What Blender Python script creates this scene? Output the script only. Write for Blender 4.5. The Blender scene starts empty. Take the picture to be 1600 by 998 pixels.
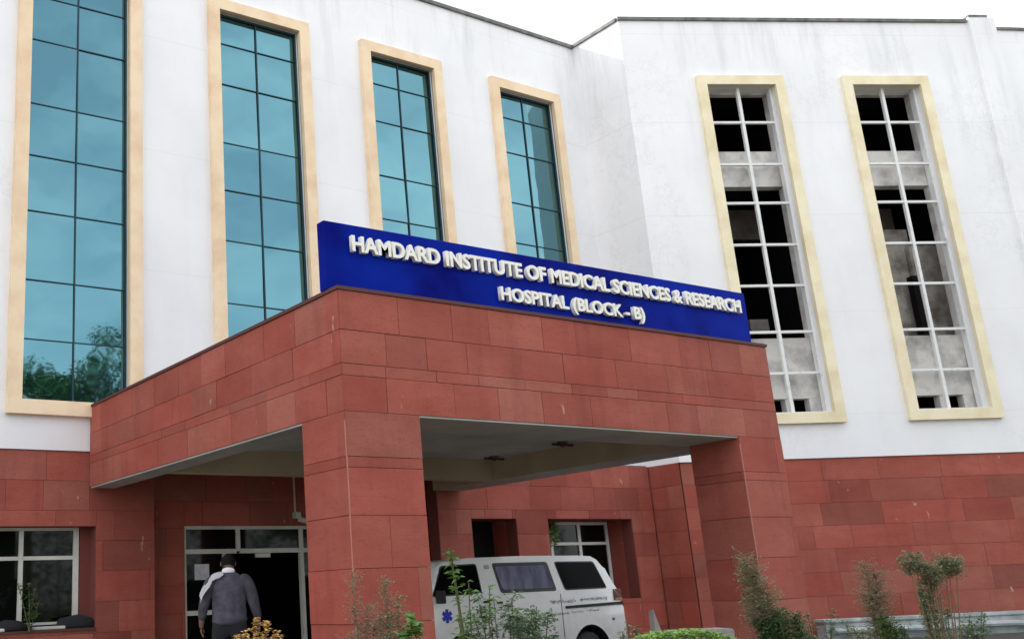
import bpy, bmesh, math, random
from mathutils import Vector, Matrix, noise
R = math.radians
random.seed(7)
scene = bpy.context.scene
C = scene.collection
EYE = 1.35            # camera height in metres
K = 0.8               # metres per survey unit of the facade drawing

# ------------------------------------------------------------------ camera
cam = bpy.data.cameras.new('camera'); cam_o = bpy.data.objects.new('camera', cam); C.objects.link(cam_o)
rx = Vector((0.8599369, -0.5088942, -0.0391812)); dn = Vector((0.1024551, 0.2473131, -0.9635036)); fw = Vector((0.5000115, 0.8245380, 0.2648125))
M = Matrix((rx, -dn, -fw)).transposed().to_4x4(); M.translation = (0, 0, EYE)
cam_o.matrix_world = M
cam.sensor_width = 36; cam.lens = 1611.77/1600*36
cam.shift_x = (800-442.30)/1600; cam.shift_y = (485.62-499)/1600
cam.clip_end = 2000; cam.clip_start = 0.05
scene.camera = cam_o

# ------------------------------------------------------------------ world and sun
SUN = Vector((-0.70, 1.0, 0.78)).normalized()         # towards the sun, behind the building
elev = math.asin(SUN.z)
w = bpy.data.worlds.new('World'); scene.world = w; w.use_nodes = True
nt = w.node_tree; nt.nodes.clear()
out = nt.nodes.new('ShaderNodeOutputWorld'); bg = nt.nodes.new('ShaderNodeBackground')
sky = nt.nodes.new('ShaderNodeTexSky'); sky.sky_type = 'NISHITA'; sky.sun_disc = False
sky.sun_elevation = elev; sky.sun_rotation = math.atan2(SUN.x, SUN.y)
sky.air_density = 1.0; sky.dust_density = 2.5; sky.ozone_density = 1.0
tc = nt.nodes.new('ShaderNodeTexCoord'); mp = nt.nodes.new('ShaderNodeMapping'); mp.inputs['Scale'].default_value = (1, 1, 2.6)
nz = nt.nodes.new('ShaderNodeTexNoise'); nz.inputs['Scale'].default_value = 2.3; nz.inputs['Detail'].default_value = 6; nz.inputs['Roughness'].default_value = .55
cr = nt.nodes.new('ShaderNodeValToRGB'); cr.color_ramp.elements[0].position = .40; cr.color_ramp.elements[1].position = .62
cr.color_ramp.elements[0].color = (.42, .42, .42, 1); cr.color_ramp.elements[1].color = (1, 1, 1, 1)
mx = nt.nodes.new('ShaderNodeMix'); mx.data_type = 'RGBA'; mx.inputs['B'].default_value = (10.4, 10.6, 10.8, 1)
nt.links.new(tc.outputs['Generated'], mp.inputs['Vector']); nt.links.new(mp.outputs['Vector'], nz.inputs['Vector'])
nt.links.new(nz.outputs['Fac'], cr.inputs['Fac']); sx = nt.nodes.new('ShaderNodeSeparateXYZ'); nt.links.new(tc.outputs['Generated'], sx.inputs['Vector'])
hz = nt.nodes.new('ShaderNodeMapRange'); hz.inputs['From Min'].default_value = .10; hz.inputs['From Max'].default_value = .42; hz.inputs['To Min'].default_value = .95; hz.inputs['To Max'].default_value = 0
nt.links.new(sx.outputs['Z'], hz.inputs['Value'])      # whitish haze towards the horizon
mxx = nt.nodes.new('ShaderNodeMath'); mxx.operation = 'MAXIMUM'; nt.links.new(cr.outputs['Color'], mxx.inputs[0]); nt.links.new(hz.outputs['Result'], mxx.inputs[1])
nt.links.new(mxx.outputs[0], mx.inputs['Factor'])
nt.links.new(sky.outputs['Color'], mx.inputs['A']); nt.links.new(mx.outputs['Result'], bg.inputs['Color'])
bg.inputs['Strength'].default_value = 0.12
nt.links.new(bg.outputs['Background'], out.inputs['Surface'])
sun = bpy.data.lights.new('sun', 'SUN'); sun.energy = 4.0; sun.angle = R(.5); sun.color = (1, .95, .87)
sun_o = bpy.data.objects.new('sun', sun); C.objects.link(sun_o)
sun_o.rotation_euler = SUN.to_track_quat('Z', 'Y').to_euler(); sun_o.location = SUN*60
scene.view_settings.view_transform = 'Standard'; scene.view_settings.look = 'None'
scene.view_settings.gamma = 1; scene.view_settings.use_curve_mapping = False
scene.view_settings.exposure = 0.83

# ------------------------------------------------------------------ materials
def mat(name, col=(.5, .5, .5), rough=.6, metal=0, spec=.5, coat=0):
    m = bpy.data.materials.new(name); m.use_nodes = True
    b = m.node_tree.nodes['Principled BSDF']
    b.inputs['Base Color'].default_value = (*col, 1); b.inputs['Roughness'].default_value = rough
    b.inputs['Metallic'].default_value = metal; b.inputs['Specular IOR Level'].default_value = spec
    b.inputs['Coat Weight'].default_value = coat
    return m
def N(m, t, **kw):
    n = m.node_tree.nodes.new(t)
    for k, v in kw.items():
        if k in n.inputs.keys(): n.inputs[k].default_value = v
        else: setattr(n, k, v)
    return n
def L(m, a, b): m.node_tree.links.new(a, b)
def noisy(m, col_a, col_b, scale=3, detail=5, lo=.35, hi=.65, bump=0, bscale=40, bdist=.01, stretch=(1, 1, 1), tint=False, rough_var=0):
    """two-tone noise colour in object space, optional per-panel tint attribute, optional bump"""
    b = m.node_tree.nodes['Principled BSDF']
    tc = N(m, 'ShaderNodeTexCoord'); mp = N(m, 'ShaderNodeMapping', Scale=stretch); L(m, tc.outputs['Object'], mp.inputs['Vector'])
    nz = N(m, 'ShaderNodeTexNoise', Scale=scale, Detail=detail, Roughness=.6); L(m, mp.outputs['Vector'], nz.inputs['Vector'])
    cr = N(m, 'ShaderNodeValToRGB'); e = cr.color_ramp.elements
    e[0].position = lo; e[1].position = hi; e[0].color = (*col_a, 1); e[1].color = (*col_b, 1)
    L(m, nz.outputs['Fac'], cr.inputs['Fac'])
    outc = cr.outputs['Color']
    if tint:
        at = N(m, 'ShaderNodeAttribute', attribute_name='tint')
        mx = N(m, 'ShaderNodeMix', data_type='RGBA', blend_type='MULTIPLY'); mx.inputs['Factor'].default_value = 1
        L(m, outc, mx.inputs['A']); L(m, at.outputs['Color'], mx.inputs['B']); outc = mx.outputs['Result']
    L(m, outc, b.inputs['Base Color'])
    if bump:
        n2 = N(m, 'ShaderNodeTexNoise', Scale=bscale, Detail=4); L(m, tc.outputs['Object'], n2.inputs['Vector'])
        bp = N(m, 'ShaderNodeBump', Strength=bump, Distance=bdist); L(m, n2.outputs['Fac'], bp.inputs['Height']); L(m, bp.outputs['Normal'], b.inputs['Normal'])
    return m, tc, outc

def plaster_mat():
    m = mat('white_plaster', rough=.85, spec=.2)
    m, tc, outc = noisy(m, (.80, .805, .825), (.865, .87, .885), scale=.45, detail=6, bump=.25, bscale=28, bdist=.006)
    b = m.node_tree.nodes['Principled BSDF']
    sep = N(m, 'ShaderNodeSeparateXYZ'); L(m, tc.outputs['Object'], sep.inputs['Vector'])
    # grime: vertical runs that start at the roof edge, plus blotches and hairline cracks
    mp = N(m, 'ShaderNodeMapping', Scale=(1.3, 1.3, .16)); L(m, tc.outputs['Object'], mp.inputs['Vector'])
    g = N(m, 'ShaderNodeTexNoise', Scale=1.6, Detail=7, Roughness=.68); L(m, mp.outputs['Vector'], g.inputs['Vector'])
    gr = N(m, 'ShaderNodeValToRGB'); gr.color_ramp.elements[0].position = .50; gr.color_ramp.elements[1].position = .74; L(m, g.outputs['Fac'], gr.inputs['Fac'])
    top = N(m, 'ShaderNodeMapRange'); top.inputs['From Min'].default_value = 10.5; top.inputs['From Max'].default_value = 14.6
    top.inputs['To Min'].default_value = .07; top.inputs['To Max'].default_value = .46; L(m, sep.outputs['Z'], top.inputs['Value'])
    mul = N(m, 'ShaderNodeMath', operation='MULTIPLY'); L(m, gr.outputs['Color'], mul.inputs[0]); L(m, top.outputs['Result'], mul.inputs[1])
    mx = N(m, 'ShaderNodeMix', data_type='RGBA'); mx.inputs['B'].default_value = (.40, .41, .43, 1)
    L(m, mul.outputs[0], mx.inputs['Factor']); L(m, outc, mx.inputs['A'])
    v = N(m, 'ShaderNodeTexNoise', Scale=1.1, Detail=9, Roughness=.75); L(m, tc.outputs['Object'], v.inputs['Vector'])
    ab = N(m, 'ShaderNodeMath', operation='SUBTRACT'); ab.inputs[1].default_value = .5; L(m, v.outputs['Fac'], ab.inputs[0])
    aa = N(m, 'ShaderNodeMath', operation='ABSOLUTE'); L(m, ab.outputs[0], aa.inputs[0])
    c2 = N(m, 'ShaderNodeValToRGB'); c2.color_ramp.elements[0].position = .0; c2.color_ramp.elements[1].position = .006
    c2.color_ramp.elements[0].color = (1, 1, 1, 1); c2.color_ramp.elements[1].color = (0, 0, 0, 1); L(m, aa.outputs[0], c2.inputs['Fac'])
    big = N(m, 'ShaderNodeTexNoise', Scale=.35, Detail=3); L(m, tc.outputs['Object'], big.inputs['Vector'])
    b3 = N(m, 'ShaderNodeValToRGB'); b3.color_ramp.elements[0].position = .52; b3.color_ramp.elements[1].position = .62; L(m, big.outputs['Fac'], b3.inputs['Fac'])
    m3 = N(m, 'ShaderNodeMath', operation='MULTIPLY'); L(m, c2.outputs['Color'], m3.inputs[0]); L(m, b3.outputs['Color'], m3.inputs[1])
    m4 = N(m, 'ShaderNodeMath', operation='MULTIPLY'); m4.inputs[1].default_value = .40; L(m, m3.outputs[0], m4.inputs[0])
    mx2 = N(m, 'ShaderNodeMix', data_type='RGBA'); mx2.inputs['B'].default_value = (.33, .33, .35, 1)
    L(m, m4.outputs[0], mx2.inputs['Factor']); L(m, mx.outputs['Result'], mx2.inputs['A'])
    # thin horizontal pour lines in the render
    fr = N(m, 'ShaderNodeMath', operation='FRACT'); dv = N(m, 'ShaderNodeMath', operation='DIVIDE'); dv.inputs[1].default_value = 2.35
    L(m, sep.outputs['Z'], dv.inputs[0]); L(m, dv.outputs[0], fr.inputs[0])
    lt = N(m, 'ShaderNodeMath', operation='LESS_THAN'); lt.inputs[1].default_value = .010; L(m, fr.outputs[0], lt.inputs[0])
    m5 = N(m, 'ShaderNodeMath', operation='MULTIPLY'); L(m, lt.outputs[0], m5.inputs[0]); L(m, big.outputs['Fac'], m5.inputs[1])
    m6 = N(m, 'ShaderNodeMath', operation='MULTIPLY'); m6.inputs[1].default_value = .3; L(m, m5.outputs[0], m6.inputs[0])
    mx3 = N(m, 'ShaderNodeMix', data_type='RGBA'); mx3.inputs['B'].default_value = (.5, .5, .53, 1)
    L(m, m6.outputs[0], mx3.inputs['Factor']); L(m, mx2.outputs['Result'], mx3.inputs['A'])
    L(m, mx3.outputs['Result'], b.inputs['Base Color'])
    return m
M_PLASTER = plaster_mat()
M_CREAM, _, _ = noisy(mat('cream_plaster', rough=.8, spec=.2), (.76, .555, .365), (.87, .70, .49), scale=1.7, lo=.3, hi=.6, bump=.2, bscale=35, bdist=.005)
M_PALECREAM, _, _ = noisy(mat('pale_cream_plaster', rough=.8, spec=.2), (.74, .64, .42), (.86, .78, .57), scale=1.7, lo=.3, hi=.6, bump=.2, bscale=35, bdist=.005)
def stone_mat():
    m, tc, outc = noisy(mat('red_sandstone', rough=.72, spec=.18), (.32, .078, .056), (.40, .112, .084), scale=.9, detail=5, lo=.32, hi=.68, bump=.45, bscale=55, bdist=.004, stretch=(1, 1, 2.2), tint=True)
    b = m.node_tree.nodes['Principled BSDF']
    def layer(prev, scl, stretch, lo, hi, col, amt, line=False, rot=0, det=6):
        mp = N(m, 'ShaderNodeMapping', Scale=stretch, Rotation=(0, rot, 0)); L(m, tc.outputs['Object'], mp.inputs['Vector'])
        n = N(m, 'ShaderNodeTexNoise', Scale=scl, Detail=det, Roughness=.62); L(m, mp.outputs['Vector'], n.inputs['Vector']); v = n.outputs['Fac']
        if line:
            a = N(m, 'ShaderNodeMath', operation='SUBTRACT'); a.inputs[1].default_value = .5; L(m, v, a.inputs[0])
            a2 = N(m, 'ShaderNodeMath', operation='ABSOLUTE'); L(m, a.outputs[0], a2.inputs[0]); v = a2.outputs[0]
        c = N(m, 'ShaderNodeMapRange'); c.inputs['From Min'].default_value = lo; c.inputs['From Max'].default_value = hi
        c.inputs['To Min'].default_value = 0; c.inputs['To Max'].default_value = amt; L(m, v, c.inputs['Value'])
        mx = N(m, 'ShaderNodeMix', data_type='RGBA'); mx.inputs['B'].default_value = (*col, 1); L(m, c.outputs['Result'], mx.inputs['Factor']); L(m, prev, mx.inputs['A'])
        return mx.outputs['Result']
    o = layer(outc, 1.3, (2.4, 2.4, .35), .52, .72, (.15, .04, .033), .32)            # water runs
    o = layer(o, 2.2, (1, 1, 5), .014, .0, (.17, .04, .03), .35, line=True, rot=.6, det=3)  # bedding veins
    o = layer(o, 60, (1, 1, 1), .55, .75, (.17, .045, .035), .45, det=2)                # grain
    o = layer(o, 4.2, (1, 1, .6), .70, .76, (.62, .42, .36), .7, det=3)                 # lime bloom
    L(m, o, b.inputs['Base Color'])
    return m
M_STONE = stone_mat()
M_JOINT = mat('stone_joint', (.17, .045, .036), .9)
M_COPING, _, _ = noisy(mat('grey_coping', rough=.8), (.10, .10, .10), (.22, .21, .20), scale=4)
M_DARKCOP = mat('dark_coping', (.10, .035, .03), .8)
M_BLACK = mat('unlit_black_interior', (.012, .011, .011), .9, spec=.1)  # near-black colour puts the shade of unlit interiors into the surfaces
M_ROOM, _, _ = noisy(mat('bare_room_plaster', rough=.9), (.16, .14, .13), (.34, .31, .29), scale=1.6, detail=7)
M_CONC, _, _ = noisy(mat('dirty_white_concrete', rough=.9), (.30, .285, .27), (.62, .60, .575), scale=1.9, detail=9, lo=.30, hi=.56)
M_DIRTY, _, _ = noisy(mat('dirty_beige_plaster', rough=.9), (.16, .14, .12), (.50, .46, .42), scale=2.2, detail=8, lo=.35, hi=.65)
M_WHITEFRAME, _, _ = noisy(mat('white_aluminium', rough=.45), (.50, .51, .52), (.74, .75, .74), scale=5, detail=8, lo=.2, hi=.45)
M_FRAME, _, _ = noisy(mat('grey_aluminium', rough=.5), (.52, .52, .47), (.68, .68, .62), scale=2)
M_MULL_SHADE = mat('mullion_and_recess_shade', (.022, .055, .068), .5, spec=.2)
M_LEDGE, _, _ = noisy(mat('grimy_whitewash', rough=.9), (.22, .25, .25), (.50, .54, .55), scale=2.2, detail=8)
M_SOFFIT, _, _ = noisy(mat('soffit_paint', rough=.85), (.38, .39, .36), (.50, .51, .48), scale=1.2)
M_BEAM, _, _ = noisy(mat('tan_beam_paint', rough=.8), (.42, .35, .24), (.52, .44, .31), scale=1.2)
def glass_mirror():
    m = mat('teal_reflective_glass', (.105, .235, .275), .02, metal=.95)
    b = m.node_tree.nodes['Principled BSDF']
    tc = N(m, 'ShaderNodeTexCoord'); n = N(m, 'ShaderNodeTexNoise', Scale=.8, Detail=2); L(m, tc.outputs['Object'], n.inputs['Vector'])
    bp = N(m, 'ShaderNodeBump', Strength=.22, Distance=.03); L(m, n.outputs['Fac'], bp.inputs['Height']); L(m, bp.outputs['Normal'], b.inputs['Normal'])
    n2 = N(m, 'ShaderNodeTexNoise', Scale=1.3, Detail=6); L(m, tc.outputs['Object'], n2.inputs['Vector'])
    mr = N(m, 'ShaderNodeMapRange'); mr.inputs['To Min'].default_value = .0; mr.inputs['To Max'].default_value = .05; L(m, n2.outputs['Fac'], mr.inputs['Value']); L(m, mr.outputs['Result'], b.inputs['Roughness'])
    return m
M_GLASS = glass_mirror()
M_DGLASS = mat('dark_window_glass', (.003, .005, .004), .04, spec=.2)
M_BLUE, _, _ = noisy(mat('blue_sign_panel', rough=.6, spec=.04), (.0005, .003, .15), (.002, .018, .31), scale=.5, detail=4, lo=.4, hi=.62)
M_LETTER = mat('white_letter_face', (.88, .87, .80), .5)
M_ASPH, _, _ = noisy(mat('asphalt', rough=.9), (.04, .04, .04), (.075, .072, .07), scale=3, bump=.4, bscale=120)
M_PAVE, _, _ = noisy(mat('concrete_paving', rough=.9), (.25, .24, .22), (.38, .36, .33), scale=2, bump=.2, bscale=60)
M_SOIL, _, _ = noisy(mat('dry_soil', rough=1), (.13, .10, .07), (.27, .22, .16), scale=1.2, detail=8, bump=.5, bscale=9, bdist=.03)
def van_mat():
    m, tc, outc = noisy(mat('white_van_paint', rough=.28, coat=.5), (.76, .78, .79), (.85, .86, .87), scale=2)
    b = m.node_tree.nodes['Principled BSDF']; sp = N(m, 'ShaderNodeSeparateXYZ'); L(m, tc.outputs['Object'], sp.inputs['Vector'])
    n = N(m, 'ShaderNodeTexNoise', Scale=7, Detail=8); L(m, tc.outputs['Object'], n.inputs['Vector'])
    mr = N(m, 'ShaderNodeMapRange'); mr.inputs['From Min'].default_value = 1.15; mr.inputs['From Max'].default_value = .35; mr.inputs['To Max'].default_value = .9; L(m, sp.outputs['Z'], mr.inputs['Value'])
    mu = N(m, 'ShaderNodeMath', operation='MULTIPLY'); L(m, mr.outputs['Result'], mu.inputs[0]); L(m, n.outputs['Fac'], mu.inputs[1])
    mx = N(m, 'ShaderNodeMix', data_type='RGBA'); mx.inputs['B'].default_value = (.38, .34, .29, 1); L(m, mu.outputs[0], mx.inputs['Factor']); L(m, outc, mx.inputs['A']); L(m, mx.outputs['Result'], b.inputs['Base Color'])
    return m
M_VAN = van_mat()
M_RUB = mat('black_rubber', (.015, .015, .016), .7)
M_RIM = mat('grey_steel_rim', (.28, .28, .29), .45, metal=.6)
M_TAIL = mat('dark_red_lamp', (.10, .016, .008), .2)
M_ORANGE = mat('orange_lamp', (.5, .16, .02), .3)
M_STAR = mat('star_blue_paint', (.01, .02, .42), .4)
M_INK = mat('grey_faded_lettering', (.34, .36, .38), .5)
M_SKYPANE, _, _ = noisy(mat('violet_sky_reflection', rough=.9), (.07, .07, .12), (.24, .25, .36), scale=5, stretch=(1, 1, .25))  # violet sky reflection of the van's middle window, painted as colour
M_PAPER, _, _ = noisy(mat('notice_paper', rough=.8), (.50, .50, .56), (.66, .66, .72), scale=9)
M_SKIN = mat('skin', (.20, .105, .075), .55)
M_HAIR = mat('black_hair', (.006, .005, .005), .8, spec=.15)
M_SWEAT, _, _ = noisy(mat('grey_sweater_wool', rough=.95, spec=.1), (.065, .060, .082), (.105, .10, .128), scale=9, bump=.5, bscale=120, bdist=.004)
M_SLEEVE, _, _ = noisy(mat('charcoal_sleeve_wool', rough=.95, spec=.1), (.055, .053, .068), (.092, .090, .108), scale=9, bump=.4, bscale=120, bdist=.004)
M_CLOTH = mat('white_cotton', (.78, .77, .82), .85)
M_TROUS = mat('black_trousers', (.014, .014, .017), .9)
M_SHOE = mat('black_leather', (.012, .011, .011), .35)
def leaf_mat(name, a, b, trans=.25):
    m = mat(name, a, .6, spec=.3)
    bs = m.node_tree.nodes['Principled BSDF']
    g = N(m, 'ShaderNodeNewGeometry'); cr = N(m, 'ShaderNodeValToRGB'); cr.color_ramp.elements[0].color = (*a, 1); cr.color_ramp.elements[1].color = (*b, 1)
    L(m, g.outputs['Random Per Island'], cr.inputs['Fac']); L(m, cr.outputs['Color'], bs.inputs['Base Color'])
    tr = N(m, 'ShaderNodeBsdfTranslucent'); L(m, cr.outputs['Color'], tr.inputs['Color'])
    mx = N(m, 'ShaderNodeMixShader'); mx.inputs[0].default_value = trans
    o = m.node_tree.nodes['Material Output']
    L(m, bs.outputs[0], mx.inputs[1]); L(m, tr.outputs[0], mx.inputs[2]); L(m, mx.outputs[0], o.inputs['Surface'])
    return m
M_LEAF = leaf_mat('tree_leaf', (.045, .11, .025), (.13, .24, .06))
M_BUSH = leaf_mat('bush_leaf', (.05, .09, .045), (.22, .31, .18))
M_GREENISH = leaf_mat('fresh_green_leaf', (.03, .07, .015), (.12, .22, .05))
M_GREEN = leaf_mat('bright_leaf', (.05, .14, .02), (.16, .30, .07))
M_LIME = leaf_mat('lime_leaf', (.14, .27, .05), (.34, .52, .14))
M_DUSTY = leaf_mat('dusty_dry_leaf', (.15, .13, .08), (.33, .28, .19))
M_OLIVE = leaf_mat('dusty_green_leaf', (.12, .15, .07), (.30, .35, .20))
M_DEEP = leaf_mat('deep_green_leaf', (.02, .05, .015), (.09, .17, .055))
M_GOLD = leaf_mat('golden_petal', (.42, .22, .05), (.75, .50, .18))
M_BARK, _, _ = noisy(mat('bark', rough=.95), (.07, .05, .035), (.16, .12, .085), scale=6, bump=.8, bscale=18, bdist=.03, stretch=(1, 1, .3))
M_STEM = mat('plant_stem', (.10, .10, .045), .8)
M_DSTEM = mat('dry_stem', (.20, .15, .09), .9)

# ------------------------------------------------------------------ mesh helpers
def link(name, bm, m, parent=None, smooth=False):
    me = bpy.data.meshes.new(name); bm.to_mesh(me); bm.free()
    if m is not None: me.materials.append(m)
    if smooth:
        for p in me.polygons: p.use_smooth = True
    o = bpy.data.objects.new(name, me); C.objects.link(o)
    if parent: o.parent = parent; o.matrix_parent_inverse = parent.matrix_world.inverted()
    return o
def thing(name, label, cat, loc=(0, 0, 0), group=None, rotz=0):
    o = bpy.data.objects.new(name, None); C.objects.link(o); o.location = loc; o.rotation_euler = (0, 0, rotz)
    o.empty_display_size = .2; o['label'] = label; o['category'] = cat
    o.matrix_world = Matrix.Translation(Vector(loc)) @ Matrix.Rotation(rotz, 4, 'Z')
    if group: o['group'] = group
    return o
def tag(o, label, cat, group=None):
    o['label'] = label; o['category'] = cat
    if group: o['group'] = group
    return o
def box(bm, x0, x1, y0, y1, z0, z1, T=None):
    v = [bm.verts.new(p) for p in ((x0, y0, z0), (x1, y0, z0), (x1, y1, z0), (x0, y1, z0), (x0, y0, z1), (x1, y0, z1), (x1, y1, z1), (x0, y1, z1))]
    if T is not None:
        for q in v: q.co = T @ q.co
    for f in ((0, 3, 2, 1), (4, 5, 6, 7), (0, 1, 5, 4), (1, 2, 6, 5), (2, 3, 7, 6), (3, 0, 4, 7)):
        bm.faces.new([v[i] for i in f])
    return v
def tube(bm, pts, rad, seg=8, cap=True):
    rings = []
    n = len(pts); rad = rad if isinstance(rad, (list, tuple)) else [rad]*n
    for i, p in enumerate(pts):
        p = Vector(p); d = (Vector(pts[min(i+1, n-1)]) - Vector(pts[max(i-1, 0)])).normalized()
        a = d.orthogonal().normalized() if i == 0 else (a - d*a.dot(d)).normalized()
        b = d.cross(a)
        rings.append([bm.verts.new(p + (a*math.cos(t) + b*math.sin(t))*rad[i]) for t in [2*math.pi*k/seg for k in range(seg)]])
    for r0, r1 in zip(rings, rings[1:]):
        for k in range(seg): bm.faces.new((r0[k], r0[(k+1) % seg], r1[(k+1) % seg], r1[k]))
    if cap: bm.faces.new(rings[0][::-1]); bm.faces.new(rings[-1])
class Plane:
    """vertical plane: u runs along it, z up, w out towards the viewer (all metres)"""
    def __init__(s, o, ang):
        s.T = Matrix.Translation((o[0], o[1], 0)) @ Matrix.Rotation(ang, 4, 'Z')   # local x=u, local y=into the wall
    def p(s, u, w, z): return s.T @ Vector((u, -w, z))
    def box(s, bm, u0, u1, w0, w1, z0, z1): box(bm, u0, u1, -w1, -w0, z0, z1, s.T)
def zz(v): return K*v + EYE        # survey height to world height
PL = Plane((0, 20.41*K), 0)                     # left wing front, u = world X
ANG = -R(26.2)
PC = Plane((23.53*K, 18.51*K), ANG)             # right wing front
PF = Plane((0, 11*K), 0)                        # porch front
def wall(P, u0, u1, z0, z1, holes, w0, w1):
    """solid wall slab between depth w0 (back) and w1 (face) with rectangular holes (u0,u1,z0,z1)"""
    bm = bmesh.new()
    us = sorted({u0, u1, *[h[0] for h in holes], *[h[1] for h in holes]}); zs = sorted({z0, z1, *[h[2] for h in holes], *[h[3] for h in holes]})
    V = {}
    def vv(i, j, w):
        if (i, j, w) not in V: V[i, j, w] = bm.verts.new(P.p(us[i], w, zs[j]))
        return V[i, j, w]
    def solid(i, j):
        if i < 0 or j < 0 or i >= len(us)-1 or j >= len(zs)-1: return False
        cu, cz = (us[i]+us[i+1])/2, (zs[j]+zs[j+1])/2
        return not any(h[0] < cu < h[1] and h[2] < cz < h[3] for h in holes)
    for i in range(len(us)-1):
        for j in range(len(zs)-1):
            if not solid(i, j): continue
            a, b, c, d = (i, j), (i+1, j), (i+1, j+1), (i, j+1)
            bm.faces.new([vv(*q, w1) for q in (a, b, c, d)]); bm.faces.new([vv(*q, w0) for q in (d, c, b, a)])
            for nb, e in (((i, j-1), (b, a)), ((i+1, j), (c, b)), ((i, j+1), (d, c)), ((i-1, j), (a, d))):
                if not solid(*nb): bm.faces.new([vv(*e[0], w1), vv(*e[1], w1), vv(*e[1], w0), vv(*e[0], w0)])
    bmesh.ops.recalc_face_normals(bm, faces=bm.faces)
    return bm
def clad(bm, P, u0, u1, rows, holes=(), w=.0, wid=(.55, 1.1), rnd=None, gap=.006, thick=.02, tones=(.88, .94, .97, 1, 1, 1.03, 1.06)):
    """stone panels in courses; rows = list of heights from top to bottom; returns panels with a tint attribute"""
    rnd = rnd or random
    lay = bm.loops.layers.float_color.get('tint') or bm.loops.layers.float_color.new('tint')
    for zt, zb in zip(rows, rows[1:]):
        if zt-zb < .02: continue
        u = u0 - rnd.random()*wid[0]*.8
        while u < u1:
            ww = rnd.uniform(*wid); a, b = max(u, u0), min(u+ww, u1); u += ww
            if b-a < .04: continue
            segs = [(a, b, zb, zt)]
            for h in holes:
                ns = []
                for (sa, sb, sc, sd) in segs:
                    if h[0] >= sb or h[1] <= sa or h[2] >= sd or h[3] <= sc: ns.append((sa, sb, sc, sd)); continue
                    if sa < h[0]: ns.append((sa, h[0], sc, sd))
                    if sb > h[1]: ns.append((h[1], sb, sc, sd))
                    m0, m1 = max(sa, h[0]), min(sb, h[1])
                    if sc < h[2]: ns.append((m0, m1, sc, h[2]))
                    if sd > h[3]: ns.append((m0, m1, h[3], sd))
                segs = ns
            t = rnd.choice(tones) * rnd.uniform(.96, 1.04); pk = rnd.choice([.92, 1, 1, 1.08, 1.22])
            colr = (t, t*pk, t*pk, 1); j = rnd.uniform(0, .006)
            for (sa, sb, sc, sd) in segs:
                if sb-sa < .02 or sd-sc < .02: continue
                v = []
                for (uu, z) in ((sa+gap/2, sc+gap/2), (sb-gap/2, sc+gap/2), (sb-gap/2, sd-gap/2), (sa+gap/2, sd-gap/2)): v.append((uu, z))
                f = [bm.verts.new(P.p(uu, w+thick+j, z)) for uu, z in v]; k = [bm.verts.new(P.p(uu, w, z)) for uu, z in v]
                fs = [bm.faces.new(f)]
                for q in range(4): fs.append(bm.faces.new((k[q], k[(q+1) % 4], f[(q+1) % 4], f[q])))
                for fc in fs:
                    for lp in fc.loops: lp[lay] = colr

def plank(bm, P, u0, u1, w0, w1, z0, z1): P.box(bm, u0, u1, w0, w1, z0, z1)

# ------------------------------------------------------------------ ground
bm = bmesh.new(); box(bm, -300, 300, -300, 300, -.3, 0)
g = link('ground', bm, M_SOIL); g['kind'] = 'structure'
bm = bmesh.new(); box(bm, -40, 60, 7.4, 13.55, -.02, .012)
g = link('driveway', bm, M_ASPH); g['kind'] = 'structure'
bm = bmesh.new(); box(bm, -40, 60, 7.22, 7.38, -.02, .12)
g = link('kerb', bm, M_PAVE); g['kind'] = 'structure'
bm = bmesh.new(); box(bm, 4.6, 7.9, 10.9, 13.6, -.02, .15); box(bm, 4.6, 12.6, 13.6, 17.3, -.02, .204)
g = link('entrance_landing', bm, M_PAVE); g['kind'] = 'structure'
bm = bmesh.new(); box(bm, -60, 80, -7.0, -1.0, -.02, .010)
g = link('road', bm, M_ASPH); g['kind'] = 'structure'

# ------------------------------------------------------------------ the hospital building
B = thing('hospital_building', 'white hospital block with tall cream framed windows over a red sandstone ground floor', 'building', (18, 20, 0))
ROOF = zz(16.4)
ZB = zz(3.02)          # white plaster ends here, sandstone below
W_L = [(5.76, 8.70), (10.50, 13.45), (15.13, 17.93), (19.80, 22.61)]      # outer edges of the four glazed surrounds
FR = .30*K
ZW0, ZW1 = zz(3.72), zz(14.52)
holes = []
for a, b in [(.95, 3.9)] + W_L: holes.append((a*K+FR, b*K-FR, ZW0+FR, ZW1-FR))
link('left_plaster_wall'.replace('left_', ''), wall(PL, -22, 23.54*K, ZB, ROOF, holes, -.35, 0), M_PLASTER, B)
WC = [(2.14, 4.87), (6.73, 9.49)]
ZC0, ZC1 = zz(3.97), zz(14.50); FC = .29*K
UC = 11.30*K
holes_c = [(a*K+FC, b*K-FC, ZC0+FC, ZC1-FC) for a, b in WC]
link('plaster_wall', wall(PC, 0, UC, ZB, ROOF, holes_c, -.35, 0), M_PLASTER, B)
# return between the two wings
bm = bmesh.new(); box(bm, 23.54*K, 23.54*K+.30, 18.53*K, 20.40*K+.3, ZB, ROOF)
link('return_wall', bm, M_PLASTER, B)
# pilaster and further facade on the right
bm = bmesh.new(); plank(bm, PC, UC-.02, UC+.66, -.3, .10, ZB, ROOF+.10)
link('pilaster', bm, M_PLASTER, B)
bm = bmesh.new(); plank(bm, PC, UC+.02, UC+.52, -.26, .07, ROOF+.10, ROOF+.20)
link('pilaster_cap', bm, M_COPING, B)
PE = Plane(PC.p(UC+.64, -.28, 0).xy, ANG+R(2.0))
link('plaster_wall', wall(PE, 0, 14, ZB, ROOF-.02, [], -.35, 0), M_PLASTER, B)
bm = bmesh.new(); plank(bm, PE, 0, 14, -.4, .05, ROOF-.02, ROOF+.05)
link('coping', bm, M_COPING, B)
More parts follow.
